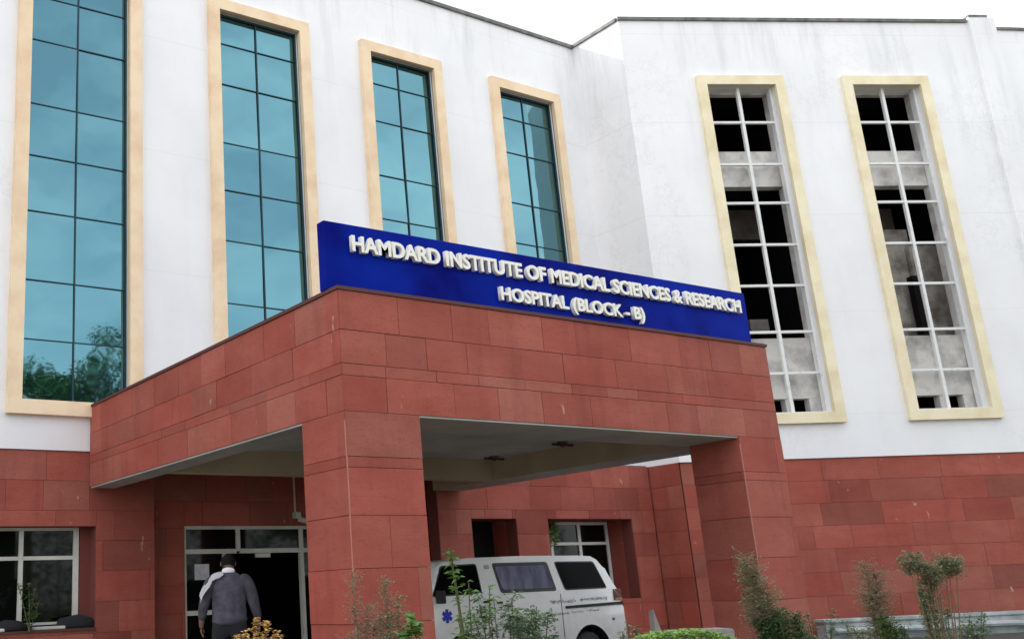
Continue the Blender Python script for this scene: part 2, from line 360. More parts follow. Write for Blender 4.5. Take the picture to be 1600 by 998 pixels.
# copings
bm = bmesh.new()
box(bm, -22, 23.54*K-.05, 20.41*K-.06, 20.41*K+.4, ROOF, ROOF+.085)
box(bm, 23.54*K-.05, 23.54*K+.34, 18.56*K, 20.41*K+.4, ROOF+.002, ROOF+.083)
plank(bm, PC, -.02, UC-.04, -.4, .06, ROOF+.001, ROOF+.08)
link('coping', bm, M_COPING, B)
# roof slab and rear mass, so that the block is solid from any side
bm = bmesh.new()
box(bm, -22, 23.0, 20.41*K+4.2, 20.41*K+12, 0, ROOF-.6)
link('rear_block', bm, M_PLASTER, B)
bm = bmesh.new(); box(bm, -22, 25, 20.41*K+.35, 20.41*K+12, ROOF-.7, ROOF-.45)
for u0, u1 in ((0, UC+14),): plank(bm, PC, .3, UC, -9, -.36, ROOF-.72, ROOF-.47); plank(bm, PE, .3, 13.9, -9, -.36, ROOF-.73, ROOF-.48)
link('roof', bm, M_COPING, B)
bm = bmesh.new(); plank(bm, PC, .5, UC, -9, -4.3, 0, ROOF-.75); plank(bm, PE, .3, 14, -8.7, -.36, 0, ROOF-.76)
link('rear_block', bm, M_PLASTER, B)

def surround(P, u0, u1, z0, z1, fr, w1, name='window'):
    """raised cream surround around an opening, mitred ring"""
    bm = bmesh.new()
    o = [(u0, z0), (u1, z0), (u1, z1), (u0, z1)]; i = [(u0+fr, z0+fr), (u1-fr, z0+fr), (u1-fr, z1-fr), (u0+fr, z1-fr)]
    rings = [[bm.verts.new(P.p(u, 0.0, z)) for u, z in o], [bm.verts.new(P.p(u, w1, z)) for u, z in o],
             [bm.verts.new(P.p(u, w1, z)) for u, z in i], [bm.verts.new(P.p(u, -.02, z)) for u, z in i]]
    for a, b in zip(rings, rings[1:]):
        for k in range(4): bm.faces.new((a[k], a[(k+1) % 4], b[(k+1) % 4], b[k]))
    bmesh.ops.recalc_face_normals(bm, faces=bm.faces)
    return bm
ROWS = [5.33, 6.62, 8.17, 9.46, 10.70, 12.28, 13.40]
glass_rng = random.Random(3)
for n, (a, b) in enumerate([(.95, 3.9)] + W_L):
    ln = ['cream framed window of teal mirror glass cut off by the left edge', 'cream framed window of teal mirror glass reflecting the tree tops', 'cream framed window of teal mirror glass above the porch corner', 'cream framed window of teal mirror glass behind the left half of the sign', 'cream framed window of teal mirror glass nearest the inner corner'][n]
    W = link('window', surround(PL, a*K, b*K, ZW0, ZW1, FR, .11), M_CREAM, B); W['label'] = ln
    u0, u1, z0, z1 = a*K+FR, b*K-FR, ZW0+FR, ZW1-FR
    mid = (u0+u1)/2 - .02
    zs = [z0] + [zz(v) for v in ROWS] + [z1]
    bm = bmesh.new()
    for lo, hi in zip(zs, zs[1:]):
        for p, q in ((u0, mid), (mid, u1)):
            t1, t2 = glass_rng.uniform(-.009, .009), glass_rng.uniform(-.009, .009)
            vs = [bm.verts.new(PL.p(uu, -.10 + t1*(uu-(p+q)/2) + t2*(zc-(lo+hi)/2), zc)) for uu, zc in ((p, lo), (q, lo), (q, hi), (p, hi))]
            bm.faces.new(vs)
    link('glass_panes', bm, M_GLASS, W)
    bm = bmesh.new()
    plank(bm, PL, mid-.013, mid+.013, -.096, -.075, z0, z1)
    for v in zs[1:-1]: plank(bm, PL, u0, u1, -.097, -.08, v-.009, v+.009)
    plank(bm, PL, u1-.035, u1-.004, -.09, -.06, z0, z1); plank(bm, PL, u0+.004, u0+.025, -.09, -.06, z0, z1)  # dark edge strips also stand in for the glass recess shadow
    plank(bm, PL, u0+.03, u1-.038, -.091, -.06, z1-.04, z1-.004)
    link('glazing_bars', bm, M_MULL_SHADE, W)

# unglazed windows of the right wing
TR = [5.43, 6.62, 7.99, 9.23, 10.52, 11.75, 13.10]
for n, (a, b) in enumerate(WC):
    W = link('window', surround(PC, a*K, b*K, ZC0, ZC1, FC, .11), M_PALECREAM, B)
    W['label'] = ['cream framed unglazed window half behind the porch, open to a black interior', 'cream framed unglazed window with a bare partition showing inside'][n]
    u0, u1, z0, z1 = a*K+FC, b*K-FC, ZC0+FC, ZC1-FC
    mid = (u0+u1)/2 + .02
    bm = bmesh.new()
    plank(bm, PC, mid-.036, mid+.036, -.20, -.12, z0, z1)
    for v in TR: plank(bm, PC, u0+.05, mid-.037, -.195, -.13, zz(v)-.028, zz(v)+.028); plank(bm, PC, mid+.037, u1-.05, -.195, -.13, zz(v)-.028, zz(v)+.028)
    plank(bm, PC, u0+.003, u0+.05, -.2, -.12, z0, z1); plank(bm, PC, u1-.05, u1-.003, -.2, -.12, z0, z1)
    plank(bm, PC, u0+.051, mid-.037, -.2, -.12, z0+.003, z0+.05); plank(bm, PC, mid+.037, u1-.051, -.2, -.12, z0+.003, z0+.05)
    link('glazing_bars', bm, M_WHITEFRAME, W)
    # spandrel beams behind the bars
    for (q0, q1) in ((11.15, 12.28), (4.75, 6.50)):
        bm = bmesh.new(); plank(bm, PC, u0-.2, u1+.2, -.62, -.37, zz(q0), zz(q1))
        link('floor_beam', bm, M_CONC, W)
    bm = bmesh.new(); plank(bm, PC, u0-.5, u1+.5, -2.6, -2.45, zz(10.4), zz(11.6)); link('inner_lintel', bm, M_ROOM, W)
    bm = bmesh.new(); tube(bm, [PC.p(u0+.3, -1.6, zz(13.9)), PC.p(u0+.5, -1.4, zz(12.9)), PC.p(mid+.4, -1.5, zz(12.6))], .012, 5); link('loose_cable', bm, M_CONC, W)
    # rough brackets and plaster at the foot
    bm = bmesh.new()
    plank(bm, PC, mid+.03, mid+.22, -.60, -.40, z0, zz(4.76)); link('rough_pier', bm, M_CONC, W)
    bm = bmesh.new(); plank(bm, PC, u1-.26, u1+.2, -.58, -.38, z0, zz(4.76)); link('rough_pier', bm, M_CONC, W)
    if n: bm = bmesh.new(); plank(bm, PC, u0-.1, u0+.45, -.9, -.7, z0, zz(4.80)); link('rough_pier', bm, M_ROOM, W)
    # jamb on the far side, seen through the opening
    bm = bmesh.new(); plank(bm, PC, u1+.02, u1+.3, -.56, -.37, z0, z1); plank(bm, PC, u0-.2, u0-.02, -.66, -.37, z0, z1)
    plank(bm, PC, u0-.2, u1+.2, -.50, -.352, z1-.05, z1+.3)
    link('jamb', bm, M_CONC, W)
    # dark room: two storeys
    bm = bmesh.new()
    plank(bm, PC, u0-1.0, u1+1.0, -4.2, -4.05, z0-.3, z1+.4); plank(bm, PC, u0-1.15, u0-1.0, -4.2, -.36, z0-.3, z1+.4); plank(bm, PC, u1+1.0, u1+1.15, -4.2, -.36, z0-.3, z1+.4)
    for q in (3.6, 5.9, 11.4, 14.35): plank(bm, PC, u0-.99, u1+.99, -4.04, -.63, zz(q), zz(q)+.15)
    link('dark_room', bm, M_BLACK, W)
    if n:
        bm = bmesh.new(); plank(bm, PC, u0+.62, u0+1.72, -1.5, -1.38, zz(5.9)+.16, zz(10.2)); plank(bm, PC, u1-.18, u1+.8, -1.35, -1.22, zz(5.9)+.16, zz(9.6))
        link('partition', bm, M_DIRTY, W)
        bm = bmesh.new(); plank(bm, PC, u1-.42, u1-.28, -1.20, -1.0, zz(6.3), zz(8.55)); link('slot_shade', bm, M_BLACK, W)  # black strip standing in for the shaded slot beside the partition
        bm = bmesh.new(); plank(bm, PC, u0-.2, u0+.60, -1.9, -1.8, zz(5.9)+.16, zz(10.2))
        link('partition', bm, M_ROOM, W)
    else:
        bm = bmesh.new(); plank(bm, PC, mid+.25, mid+.72, -1.8, -1.7, zz(7.05), zz(7.5))
        link('partition', bm, M_ROOM, W)

# ---- sandstone ground floor
stone_rng = random.Random(11)
def base_rows(top, step=.48, bot=0.0):
    r = [top]; 
    while r[-1]-step > bot: r.append(r[-1]-step)
    return r + [bot]
def stone_wall(P, u0, u1, top, holes=(), w=-.06, thick=.3, name='sandstone_wall', rows=None, wid=(.6, 1.25)):
    hs = [h for h in holes]
    o = link(name, wall(P, u0, u1, 0, top-.004, hs, w-thick, w), M_JOINT, B)
    bm = bmesh.new(); clad(bm, P, u0, u1, rows or base_rows(top-.004), hs, w=w+.001, rnd=stone_rng, wid=wid, tones=(.72, .84, .90, .95, .98, 1.0, 1.04), gap=.005)
    link('stone_panels', bm, M_STONE, o)
    return o
# left block (under the first window), with its wide ground-floor window
lw = (1.6, 7.72*K, zz(-.50), zz(1.50))
stone_wall(PL, -22, 9.01*K, ZB, [lw], w=-.05)
def niche(P, h, depth, m=M_STONE, w=-.05):
    """lining of a deep opening"""
    bm = bmesh.new(); u0, u1, z0, z1 = h
    e = .002
    plank(bm, P, u0-.1, u0-e*0-.0001, w-depth, w-.02, z0, z1); plank(bm, P, u1+.0001, u1+.1, w-depth, w-.02, z0, z1)
    plank(bm, P, u0-.1, u1+.1, w-depth, w-.02, z1+.0001, z1+.1); plank(bm, P, u0-.1, u1+.1, w-depth, w-.02, z0-.1, z0-.0001)
    lay = bm.loops.layers.float_color.new('tint')
    for f in bm.faces:
        for lp in f.loops: lp[lay] = (.9, .9, .9, 1)
    return link('niche_lining', bm, m, B)
niche(PL, lw, .32)
W = link('window', bmesh.new(), None, B); W['label'] = 'wide white framed ground floor window at the lower left'
bm = bmesh.new(); us = [1.6, 3.35, 5.02, 7.47*K]; zt, zb_, ztr = lw[3], lw[2]+.09, zz(.90)
for u in us[1:-1]: plank(bm, PL, u-.035, u+.035, -.36, -.29, zb_, zt)
plank(bm, PL, 7.47*K-.09, 7.47*K, -.36, -.29, zb_, zt); plank(bm, PL, 1.6, 1.66, -.36, -.29, zb_, zt)
for i in range(3):
    a, b = us[i]+.035, us[i+1]-(.035 if i < 2 else .09)
    plank(bm, PL, a, b, -.355, -.295, ztr-.03, ztr+.03); plank(bm, PL, a, b, -.355, -.295, zt-.05, zt-.001); plank(bm, PL, a, b, -.355, -.295, zb_, zb_+.04)
link('window_frame', bm, M_FRAME, W)
bm = bmesh.new(); PLv = [bm.verts.new(PL.p(u, -.33, z)) for u, z in ((1.6, zb_), (7.47*K, zb_), (7.47*K, zt), (1.6, zt))]; bm.faces.new(PLv)
link('glass_panes', bm, M_DGLASS, W)
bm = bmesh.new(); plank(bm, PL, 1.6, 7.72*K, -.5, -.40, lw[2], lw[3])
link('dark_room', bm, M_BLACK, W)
bm = bmesh.new(); plank(bm, PL, 7.49*K, 7.72*K, -.37, -.30, lw[2], lw[3]); 
link('dark_side', bm, M_JOINT, W)
bm = bmesh.new(); plank(bm, PL, 1.6, 7.72*K, -.37, .00, lw[2]-.02, lw[2]+.02)
link('sill', bm, M_DARKCOP, W)

# door wall, set back behind the porch
PD = Plane((0, 21.2*K), 0)
dh = (10.05*K, 13.9*K, .204, zz(1.56))
o = link('sandstone_wall', wall(PD, 8.6*K, 16.3*K, 0, zz(3.3), [dh], -.3, 0), M_JOINT, B)
bm = bmesh.new(); clad(bm, PD, 8.6*K, 16.3*K, base_rows(zz(3.3)), [dh], w=.001, rnd=stone_rng); link('stone_panels', bm, M_STONE, o)
bm = bmesh.new(); box(bm, 8.75*K, 9.01*K-.02, 20.45*K+.3, 21.2*K-.02, 0, zz(3.0)); link('sandstone_return', bm, M_JOINT, B); bm = bmesh.new(); box(bm, 15.95*K+.02, 16.2*K, 19.66*K+.3, 21.2*K-.02, 0, zz(3.0)); link('sandstone_return', bm, M_JOINT, B)
D = link('entrance_door', bmesh.new(), None, B)
bm = bmesh.new(); zt, ztr = zz(1.56), zz(1.00)
us = [10.05*K, 11.43*K, 13.12*K, 13.9*K]
plank(bm, PD, us[0], us[0]+.05, -.10, -.02, .21, zt)
plank(bm, PD, us[1]-.04, us[1]+.04, -.10, -.02, ztr, zt); plank(bm, PD, us[2]-.04, us[2]+.04, -.10, -.02, .21, zt); plank(bm, PD, us[3]-.05, us[3], -.10, -.02, .21, zt)
for i in range(3):
    a, b = us[i]+(.05 if i == 0 else .04), us[i+1]-(.05 if i == 2 else .04)
    plank(bm, PD, a, b, -.096, -.024, ztr-.04, ztr+.04); plank(bm, PD, a, b, -.096, -.024, zt-.06, zt)
plank(bm, PD, us[0]+.05, us[0]+.78, -.092, -.028, zz(-.36), zz(-.26)); plank(bm, PD, us[0]+.78, us[0]+.86, -.092, -.028, .21, ztr-.04)
plank(bm, PD, us[1]+.35, us[1]+.65, -.05, .01, ztr-.12, ztr-.05)
link('door_frame', bm, M_FRAME, D)
bm = bmesh.new()
bm.faces.new([bm.verts.new(PD.p(u, -.06, z)) for u, z in ((us[0], .21), (us[0]+.82, .21), (us[0]+.82, ztr), (us[0], ztr))])
bm.faces.new([bm.verts.new(PD.p(u, -.06, z)) for u, z in ((us[0], ztr), (us[3], ztr), (us[3], zt), (us[0], zt))])
bm.faces.new([bm.verts.new(PD.p(u, -.06, z)) for u, z in ((us[2], .21), (us[3], .21), (us[3], ztr), (us[2], ztr))])
link('glass_panes', bm, M_DGLASS, D)
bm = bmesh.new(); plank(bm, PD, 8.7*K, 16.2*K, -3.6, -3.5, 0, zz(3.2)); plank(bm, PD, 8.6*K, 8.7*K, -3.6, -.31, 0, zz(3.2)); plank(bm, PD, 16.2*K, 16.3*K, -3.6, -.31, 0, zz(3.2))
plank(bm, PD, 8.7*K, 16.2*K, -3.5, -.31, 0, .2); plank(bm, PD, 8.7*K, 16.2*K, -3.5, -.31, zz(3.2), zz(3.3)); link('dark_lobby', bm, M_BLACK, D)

# porch-side wall with the dark opening and the niche window
PP = Plane((0, 19.6*K), 0)
h1 = (16.97*K, 18.42*K, .5, zz(1.60)); h2 = (19.50*K, 22.60*K, zz(-.45), zz(1.60))
stone_wall(PP, 15.95*K, 23.50*K, zz(3.03), [h1, h2], w=0, thick=.28)
niche(PP, h1, .7, w=0); niche(PP, h2, .72, w=0)
bm = bmesh.new(); plank(bm, PP, h1[0], h1[1], -.75, -.70, h1[2], h1[3]); link('dark_backing', bm, M_BLACK, B)  # black sheet closing the back of the dark opening
bm = bmesh.new(); box(bm, 19.6*K*0+15.95*K, 23.50*K, 19.6*K+.02, 20.41*K, zz(3.03), zz(3.03)+.02); link('ledge', bm, M_COPING, B)
W = link('window', bmesh.new(), None, B); W['label'] = 'white framed ground floor window in the niche above the van roof'
wu0, wu1, wz0, wz1 = 20.36*K, 22.56*K, h2[2]+.1, zz(1.585)
PW = Plane((0, 20.42*K), 0)
bm = bmesh.new(); m_ = (wu0+wu1)/2
for u in (wu0, m_-.04, wu1-.07): plank(bm, PW, u, u+.075, -.06, 0, wz0, wz1)
for (a, b) in ((wu0+.075, m_-.04), (m_+.035, wu1-.07)):
    for z in (wz0, zz(.98), wz1-.06): plank(bm, PW, a, b, -.056, -.004, z, z+.06)
link('window_frame', bm, M_WHITEFRAME, W)
bm = bmesh.new(); bm.faces.new([bm.verts.new(PW.p(u, -.03, z)) for u, z in ((wu0, wz0), (wu1, wz0), (wu1, wz1), (wu0, wz1))]); link('glass_panes', bm, M_DGLASS, W)
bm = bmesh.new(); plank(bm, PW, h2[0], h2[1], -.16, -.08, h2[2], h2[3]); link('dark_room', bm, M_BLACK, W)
# return and right wing base
PR = Plane((23.54*K+.03, 19.6*K), -R(90))
bm = bmesh.new(); box(bm, 23.54*K+.035, 23.54*K+.3, 18.60*K, 19.6*K, 0, zz(3.03)-.004); o = link('sandstone_return', bm, M_JOINT, B)
bm = bmesh.new(); clad(bm, PR, 0.0, 1.02*K, base_rows(zz(3.03)-.004), w=.001, rnd=stone_rng); link('stone_panels', bm, M_STONE, o)
stone_wall(PC, .02, UC+.9, ZB, w=-.06, wid=(.8, 1.9))
stone_wall(PE, .25, 14, ZB, w=.12, wid=(.8, 1.9))

# ------------------------------------------------------------------ entrance porch
PO = thing('entrance_porch', 'red sandstone entrance porch on square pillars with a flat soffit', 'porch', (12*K, 15*K, 0))
X0, X1, Y0, Y1 = 7.54*K, 16.73*K, 11*K, 20.36*K
ZS, ZT, ZI = zz(2.28), zz(3.965), zz(2.70)
rows_f = [ZT-.03, zz(3.38), zz(2.92), zz(2.76), ZS]
rows_p = [ZS, zz(1.69), zz(1.55), zz(.94), zz(.28), zz(-.39), zz(-1.05), .0]
prng = random.Random(21)
PSL = Plane((X0, Y1), -R(90))          # left side: u runs from the building to the front
PSR = Plane((X1, Y0), R(90))
T = .33
bm = bmesh.new()
box(bm, X0+.021, X1-.021, Y0+.021, Y0+T, ZS+.003, ZT-.03); box(bm, X0+.021, X0+.36, Y0+T, Y1, ZS+.003, ZT-.03); box(bm, X1-.70, X1-.021, Y0+T, Y1-.7, ZS+.003, ZT-.03)
o = link('fascia', bm, M_JOINT, PO)
bm = bmesh.new()
clad(bm, PF, X0, X1, rows_f, w=-.02, tones=(.92, .97, 1, 1.05), rnd=prng, wid=(.55, 1.0))
clad(bm, PSL, 0, Y1-Y0, rows_f, w=-.02, tones=(.9, .97, 1, 1.1), rnd=prng, wid=(.55, 1.0))
clad(bm, PSR, 0, Y1-Y0-.7, rows_f, w=-.02, rnd=prng)
link('stone_panels', bm, M_STONE, o)
bm = bmesh.new(); box(bm, X0-.02, X1+.02, Y0-.02, Y1, ZT-.028, ZT+.012)
link('coping', bm, M_DARKCOP, PO)
# underside: soffit strips, recessed ceiling, tan beams
YB = 17.4*K
bm = bmesh.new(); box(bm, X0+.01, X1-.01, Y0+.012, 12.1*K, ZS-.02, ZS+.002); box(bm, X0+.01, 8.05*K, 12.1*K, Y1-.05, ZS-.02, ZS+.002); box(bm, 15.8*K+.021, X1-.01, 12.1*K, 19.5*K, ZS-.02, ZS+.002)
box(bm, 8.05*K, 15.8*K, 12.1*K, YB, ZI, ZI+.1); box(bm, 8.05*K, 15.8*K, YB+.26, Y1+.6, ZI, ZI+.1)
link('soffit', bm, M_SOFFIT, PO)
bm = bmesh.new(); box(bm, 8.05*K, 15.8*K, YB, YB+.25, ZS-.02, ZI)
box(bm, 15.8*K, 15.8*K+.02, 12.1*K, 19.5*K, ZS-.021, ZI); box(bm, 8.05*K-.02, 8.05*K, 12.1*K, Y1-.1, ZS+.003, ZI); box(bm, 8.05*K, 15.8*K, 12.1*K-.02, 12.1*K, ZS+.003, ZI)
link('ceiling_beam', bm, M_BEAM, PO)
def pillar(x0, x1, y0, y1, lab):
    bm = bmesh.new(); box(bm, x0+.021, x1-.021, y0+.021, y1-.021, 0, ZS-.021); o = link('pillar', bm, M_JOINT, PO); o['label'] = lab
    bm = bmesh.new()
    for P, ln in ((Plane((x0, y0), 0), x1-x0), (Plane((x0, y1), -R(90)), y1-y0), (Plane((x1, y0), R(90)), y1-y0), (Plane((x1, y1), R(180)), x1-x0)):
        clad(bm, P, 0, ln, rows_p, w=-.02, rnd=prng, wid=(1.3, 2))
    link('stone_panels', bm, M_STONE, o)
    bm = bmesh.new()
    for px in (x0-.004, ): box(bm, x0-.004, x0+.008, y0-.004, y0+.008, .3, ZS-.1)
    link('edge_grout', bm, M_GROUT, o)
M_GROUT = mat('pale_edge_grout', (.46, .19, .15), .8)
pillar(X0, 8.77*K, Y0, 12.05*K, 'red stone pillar at the near corner of the porch')
pillar(15.58*K, X1, Y0, 12.0*K, 'red stone pillar at the right end of the porch, behind the van')
FX1, FY1, FX2, FY2 = 12.20, 11.75, 12.29, 13.45
# ceiling fixtures, small dark domes on the soffit
for (x, y, lab) in ((FX1, FY1, 'small dark fitting on the porch soffit nearer the right pillar'), (FX2, FY2, 'small dark fitting on the porch soffit nearer the tan back beam')):
    t = thing('ceiling_fitting', lab, 'ceiling light', (x, y, ZI), 'fittings on the porch ceiling')
    bm = bmesh.new(); tube(bm, [(x, y, ZI-.001), (x, y, ZI-.03)], [.09, .08], 14); link('mount', bm, M_COPING, t)
    bm = bmesh.new(); tube(bm, [(x, y, ZI-.03), (x, y, ZI-.06), (x, y, ZI-.08)], [.075, .06, .02], 14); tube(bm, [(x-.22, y, ZI-.045), (x+.22, y, ZI-.045)], .02, 8); link('lamp', bm, M_DARKCOP, t)

# ------------------------------------------------------------------ sign on the porch roof
SG = thing('sign_board', 'long blue sign board with raised white letters standing on the porch roof', 'sign', (12*K, 11.2*K, ZT))
sy0, sx0, sx1, sz1 = 11.2*K, 7.50*K, 16.66*K, zz(4.98)
bm = bmesh.new(); box(bm, sx0, sx1, sy0, sy0+.14, ZT+.013, sz1)
bmesh.ops.bevel(bm, geom=bm.edges[:], offset=.008, segments=1, affect='EDGES')
link('board', bm, M_BLUE, SG)
for x in (sx0+.5, sx0+2.5, sx0+4.6, sx1-.5):
    bm = bmesh.new(); tube(bm, [(x, sy0+.15, sz1-.2), (x, sy0+.75, ZT+.02)], .025, 8); link('support_strut', bm, M_COPING, SG)
def lettering(txt, x0, x1, z0, h, yface, depth, m, name='lettering', bold=.018):
    cu = bpy.data.curves.new('t', 'FONT'); cu.body = txt; cu.size = 1; cu.extrude = .5; cu.offset = bold; cu.space_character = 1.0; cu.resolution_u = 4
    to = bpy.data.objects.new('t', cu); C.objects.link(to); bpy.context.view_layer.update()
    me = bpy.data.meshes.new_from_object(to.evaluated_get(bpy.context.evaluated_depsgraph_get()))
    bpy.data.objects.remove(to)
    xs = [v.co.x for v in me.vertices]; a, b = min(xs), max(xs)
    caps = .73
    for v in me.vertices:
        x, y, z = v.co
        v.co = (x0 + (x-a)/(b-a)*(x1-x0), yface - (z+.5)*depth, z0 + y/caps*h)
    me.materials.clear(); me.materials.append(m)
    o = bpy.data.objects.new(name, me); C.objects.link(o); return o
def par(o, p): o.parent = p; o.matrix_parent_inverse = p.matrix_world.inverted()
o = lettering('HAMDARD INSTITUTE OF MEDICAL SCIENCES & RESEARCH', 7.92*K, 16.42*K, zz(4.575), .185, sy0-.002, .055, M_LETTER, bold=.031); par(o, SG)
o = lettering('HOSPITAL (BLOCK - B)', 10.62*K, 13.80*K, zz(4.17), .168, sy0-.002, .055, M_LETTER, bold=.031); par(o, SG)

# ------------------------------------------------------------------ small things on the walls
bm = bmesh.new(); tube(bm, [(12.93*K, 21.2*K-.04, zz(1.85)), (12.93*K, 21.2*K-.04, zz(2.9))], .022, 8); c = thing('wall_camera', 'small grey camera and its conduit above the glass entrance door', 'camera', (12.93*K, 21.2*K-.04, zz(1.7)))
link('conduit', bm, M_FRAME, c)
bm = bmesh.new(); box(bm, 12.86*K, 13.0*K, 21.2*K-.16, 21.2*K-.022, zz(1.72), zz(1.86)); tube(bm, [(12.95*K, 21.2*K-.12, zz(1.70)), (13.25*K, 21.2*K-.22, zz(1.62))], .05, 10)
link('camera_body', bm, M_FRAME, c)
bm = bmesh.new(); plank(bm, PD, 10.33*K, 10.69*K, -.055, -.05, zz(.39), zz(.73)); tag(link('paper_notice', bm, M_PAPER), 'white printed notice sheet taped inside the glass entrance door', 'notice')
bm = bmesh.new(); plank(bm, PL, 6.50*K, 7.10*K, -.22, -.02, lw[2]+.021, lw[2]+.07); bmesh.ops.bevel(bm, geom=bm.edges[:], offset=.01, segments=1, affect='EDGES')
tag(link('sill_block', bm, M_FRAME), 'short pale block lying on the ledge of the wide lower left window', 'block')
bm = bmesh.new(); plank(bm, PL, 5.55*K, 5.90*K, -.22, -.02, lw[2]+.021, lw[2]+.07); bmesh.ops.bevel(bm, geom=bm.edges[:], offset=.01, segments=1, affect='EDGES')
tag(link('sill_block', bm, M_FRAME), 'pale block on the lower left window ledge, cut off by the picture edge', 'block')
# dark bags on the sill of the lower left window
for i, (x, h, wd, lab) in enumerate(((6.02, .12, .3, 'low black bundle on the lower left ledge, closest to the mullion'), (7.35, .14, .34, 'low black bundle on the lower left ledge, closest to the stone pier'))):
    bm = bmesh.new(); bmesh.ops.create_icosphere(bm, subdivisions=3, radius=1)
    for v in bm.verts:
        n = noise.noise(v.co*2.3+Vector((i*5, 0, 0)))*.25; v.co = Vector((v.co.x*wd*(1+n), v.co.y*.10, max(v.co.z, -.3)*h*(1+n))) + PL.p(x*K, -.12, lw[2]+.03+.3*h)
    tag(link('cloth_bundle', bm, M_TROUS, smooth=True), lab, 'bundle')

# ------------------------------------------------------------------ parked van
VX, VY, VL_, VW = 9.20, 12.74, 4.24, .74
V = thing('parked_van', 'white ambulance van parked facing left under the porch with a blue star on its door', 'van', (VX+2.1, VY, .012))
def hw(z):      # half width with tumblehome
    if z < .45: return VW-.05*(.45-z)/.2
    if z < 1.2: return VW
    return VW - .085*(z-1.2)/.55
outline = [(.03, .30), (0, .45), (.0, .78), (.05, .98), (.16, 1.10), (.52, 1.62), (.66, 1.72), (1.1, 1.765), (2.2, 1.78), (3.4, 1.768), (3.72, 1.755), (3.84, 1.70), (3.95, 1.56), (4.16, 1.22), (4.20, 1.10), (4.215, .95), (4.225, .60), (4.20, .42), (4.10, .30)]
bm = bmesh.new()
fa = [bm.verts.new((x, -1, z)) for x, z in outline]; fb = [bm.verts.new((x, 1, z)) for x, z in outline]
bm.faces.new(fa[::-1]); bm.faces.new(fb)
n = len(outline)
for i in range(n): bm.faces.new((fa[i], fa[(i+1) % n], fb[(i+1) % n], fb[i]))
for f in bm.faces: pass
cap_e = [e for e in bm.edges if abs(e.verts[0].co.y-e.verts[1].co.y) < 1e-6]
bmesh.ops.bevel(bm, geom=cap_e, offset=.075, segments=4, profile=.6, affect='EDGES')
for z in (.45, .8, 1.2, 1.5): bmesh.ops.bisect_plane(bm, geom=bm.verts[:]+bm.edges[:]+bm.faces[:], plane_co=(0, 0, z), plane_no=(0, 0, 1))
for x in (.6, 1.2, 2, 2.8, 3.6): bmesh.ops.bisect_plane(bm, geom=bm.verts[:]+bm.edges[:]+bm.faces[:], plane_co=(x, 0, 0), plane_no=(1, 0, 0))
for v in bm.verts: v.co = Vector((v.co.x, v.co.y*hw(v.co.z), v.co.z))
bmesh.ops.recalc_face_normals(bm, faces=bm.faces)
body = link('body', bm, M_VAN)
WR = [(.90, .31), (3.44, .31)]
bm = bmesh.new()
for x, z in WR:
    tube(bm, [(x, -1.2, z), (x, -.42, z)], .41, 36); tube(bm, [(x, .42, z), (x, 1.2, z)], .41, 36)
cut = link('cut', bm, M_RUB)
md = body.modifiers.new('b', 'BOOLEAN'); md.operation = 'DIFFERENCE'; md.object = cut; md.solver = 'EXACT'
body.data.materials.append(M_RUB)
bpy.context.view_layer.update()
me = bpy.data.meshes.new_from_object(body.evaluated_get(bpy.context.evaluated_depsgraph_get()))
body.modifiers.clear(); body.data = me
bpy.data.objects.remove(cut)
for p in me.polygons: p.use_smooth = True
me.set_sharp_from_angle(angle=R(32)) if hasattr(me, 'set_sharp_from_angle') else None
TV = Matrix.Translation((VX, VY, 0))
me.transform(TV)
par(body, V)
def vpoly(name, pts, m, parent, off=.004, th=.012, side=-1, rnd_=.05, seg=4):
    """panel lying on the van side: polygon in x,z with rounded corners, following the tumblehome"""
    P = []
    k = len(pts)
    for i in range(k):
        a, b, c = Vector(pts[i-1]), Vector(pts[i]), Vector(pts[(i+1) % k])
        d1, d2 = (a-b), (c-b); r = min(rnd_, d1.length/2.2, d2.length/2.2)
        p1, p2 = b+d1.normalized()*r, b+d2.normalized()*r
        for s in range(seg+1):
            t = s/seg; P.append((1-t)**2*p1 + 2*t*(1-t)*b + t*t*p2)
    bm = bmesh.new()
    f = [bm.verts.new((p.x, side*(hw(p.y)+off+th), p.y)) for p in P]; g_ = [bm.verts.new((p.x, side*(hw(p.y)-.01), p.y)) for p in P]
    bm.faces.new(f)
    for i in range(len(P)): bm.faces.new((f[i], f[(i+1) % len(P)], g_[(i+1) % len(P)], g_[i]))
    bmesh.ops.recalc_face_normals(bm, faces=bm.faces)
    bm.transform(TV)
    return link(name, bm, m, parent)
M_SEAL = mat('black_window_seal', (.01, .01, .011), .5)
M_VGLASS = mat('van_glass', (.003, .004, .004), .05, spec=.03)
def inset(pts, d):
    cx = sum(p[0] for p in pts)/len(pts); cz = sum(p[1] for p in pts)/len(pts)
    return [(p[0]+(d if p[0] < cx else -d), p[1]+(d if p[1] < cz else -d)) for p in pts]
wins = [[(.36, 1.235), (1.30, 1.25), (1.28, 1.685), (.60, 1.665)], [(1.66, 1.245), (2.80, 1.245), (2.71, 1.685), (1.58, 1.685)], [(2.97, 1.245), (3.90, 1.25), (3.72, 1.675), (2.86, 1.685)]]
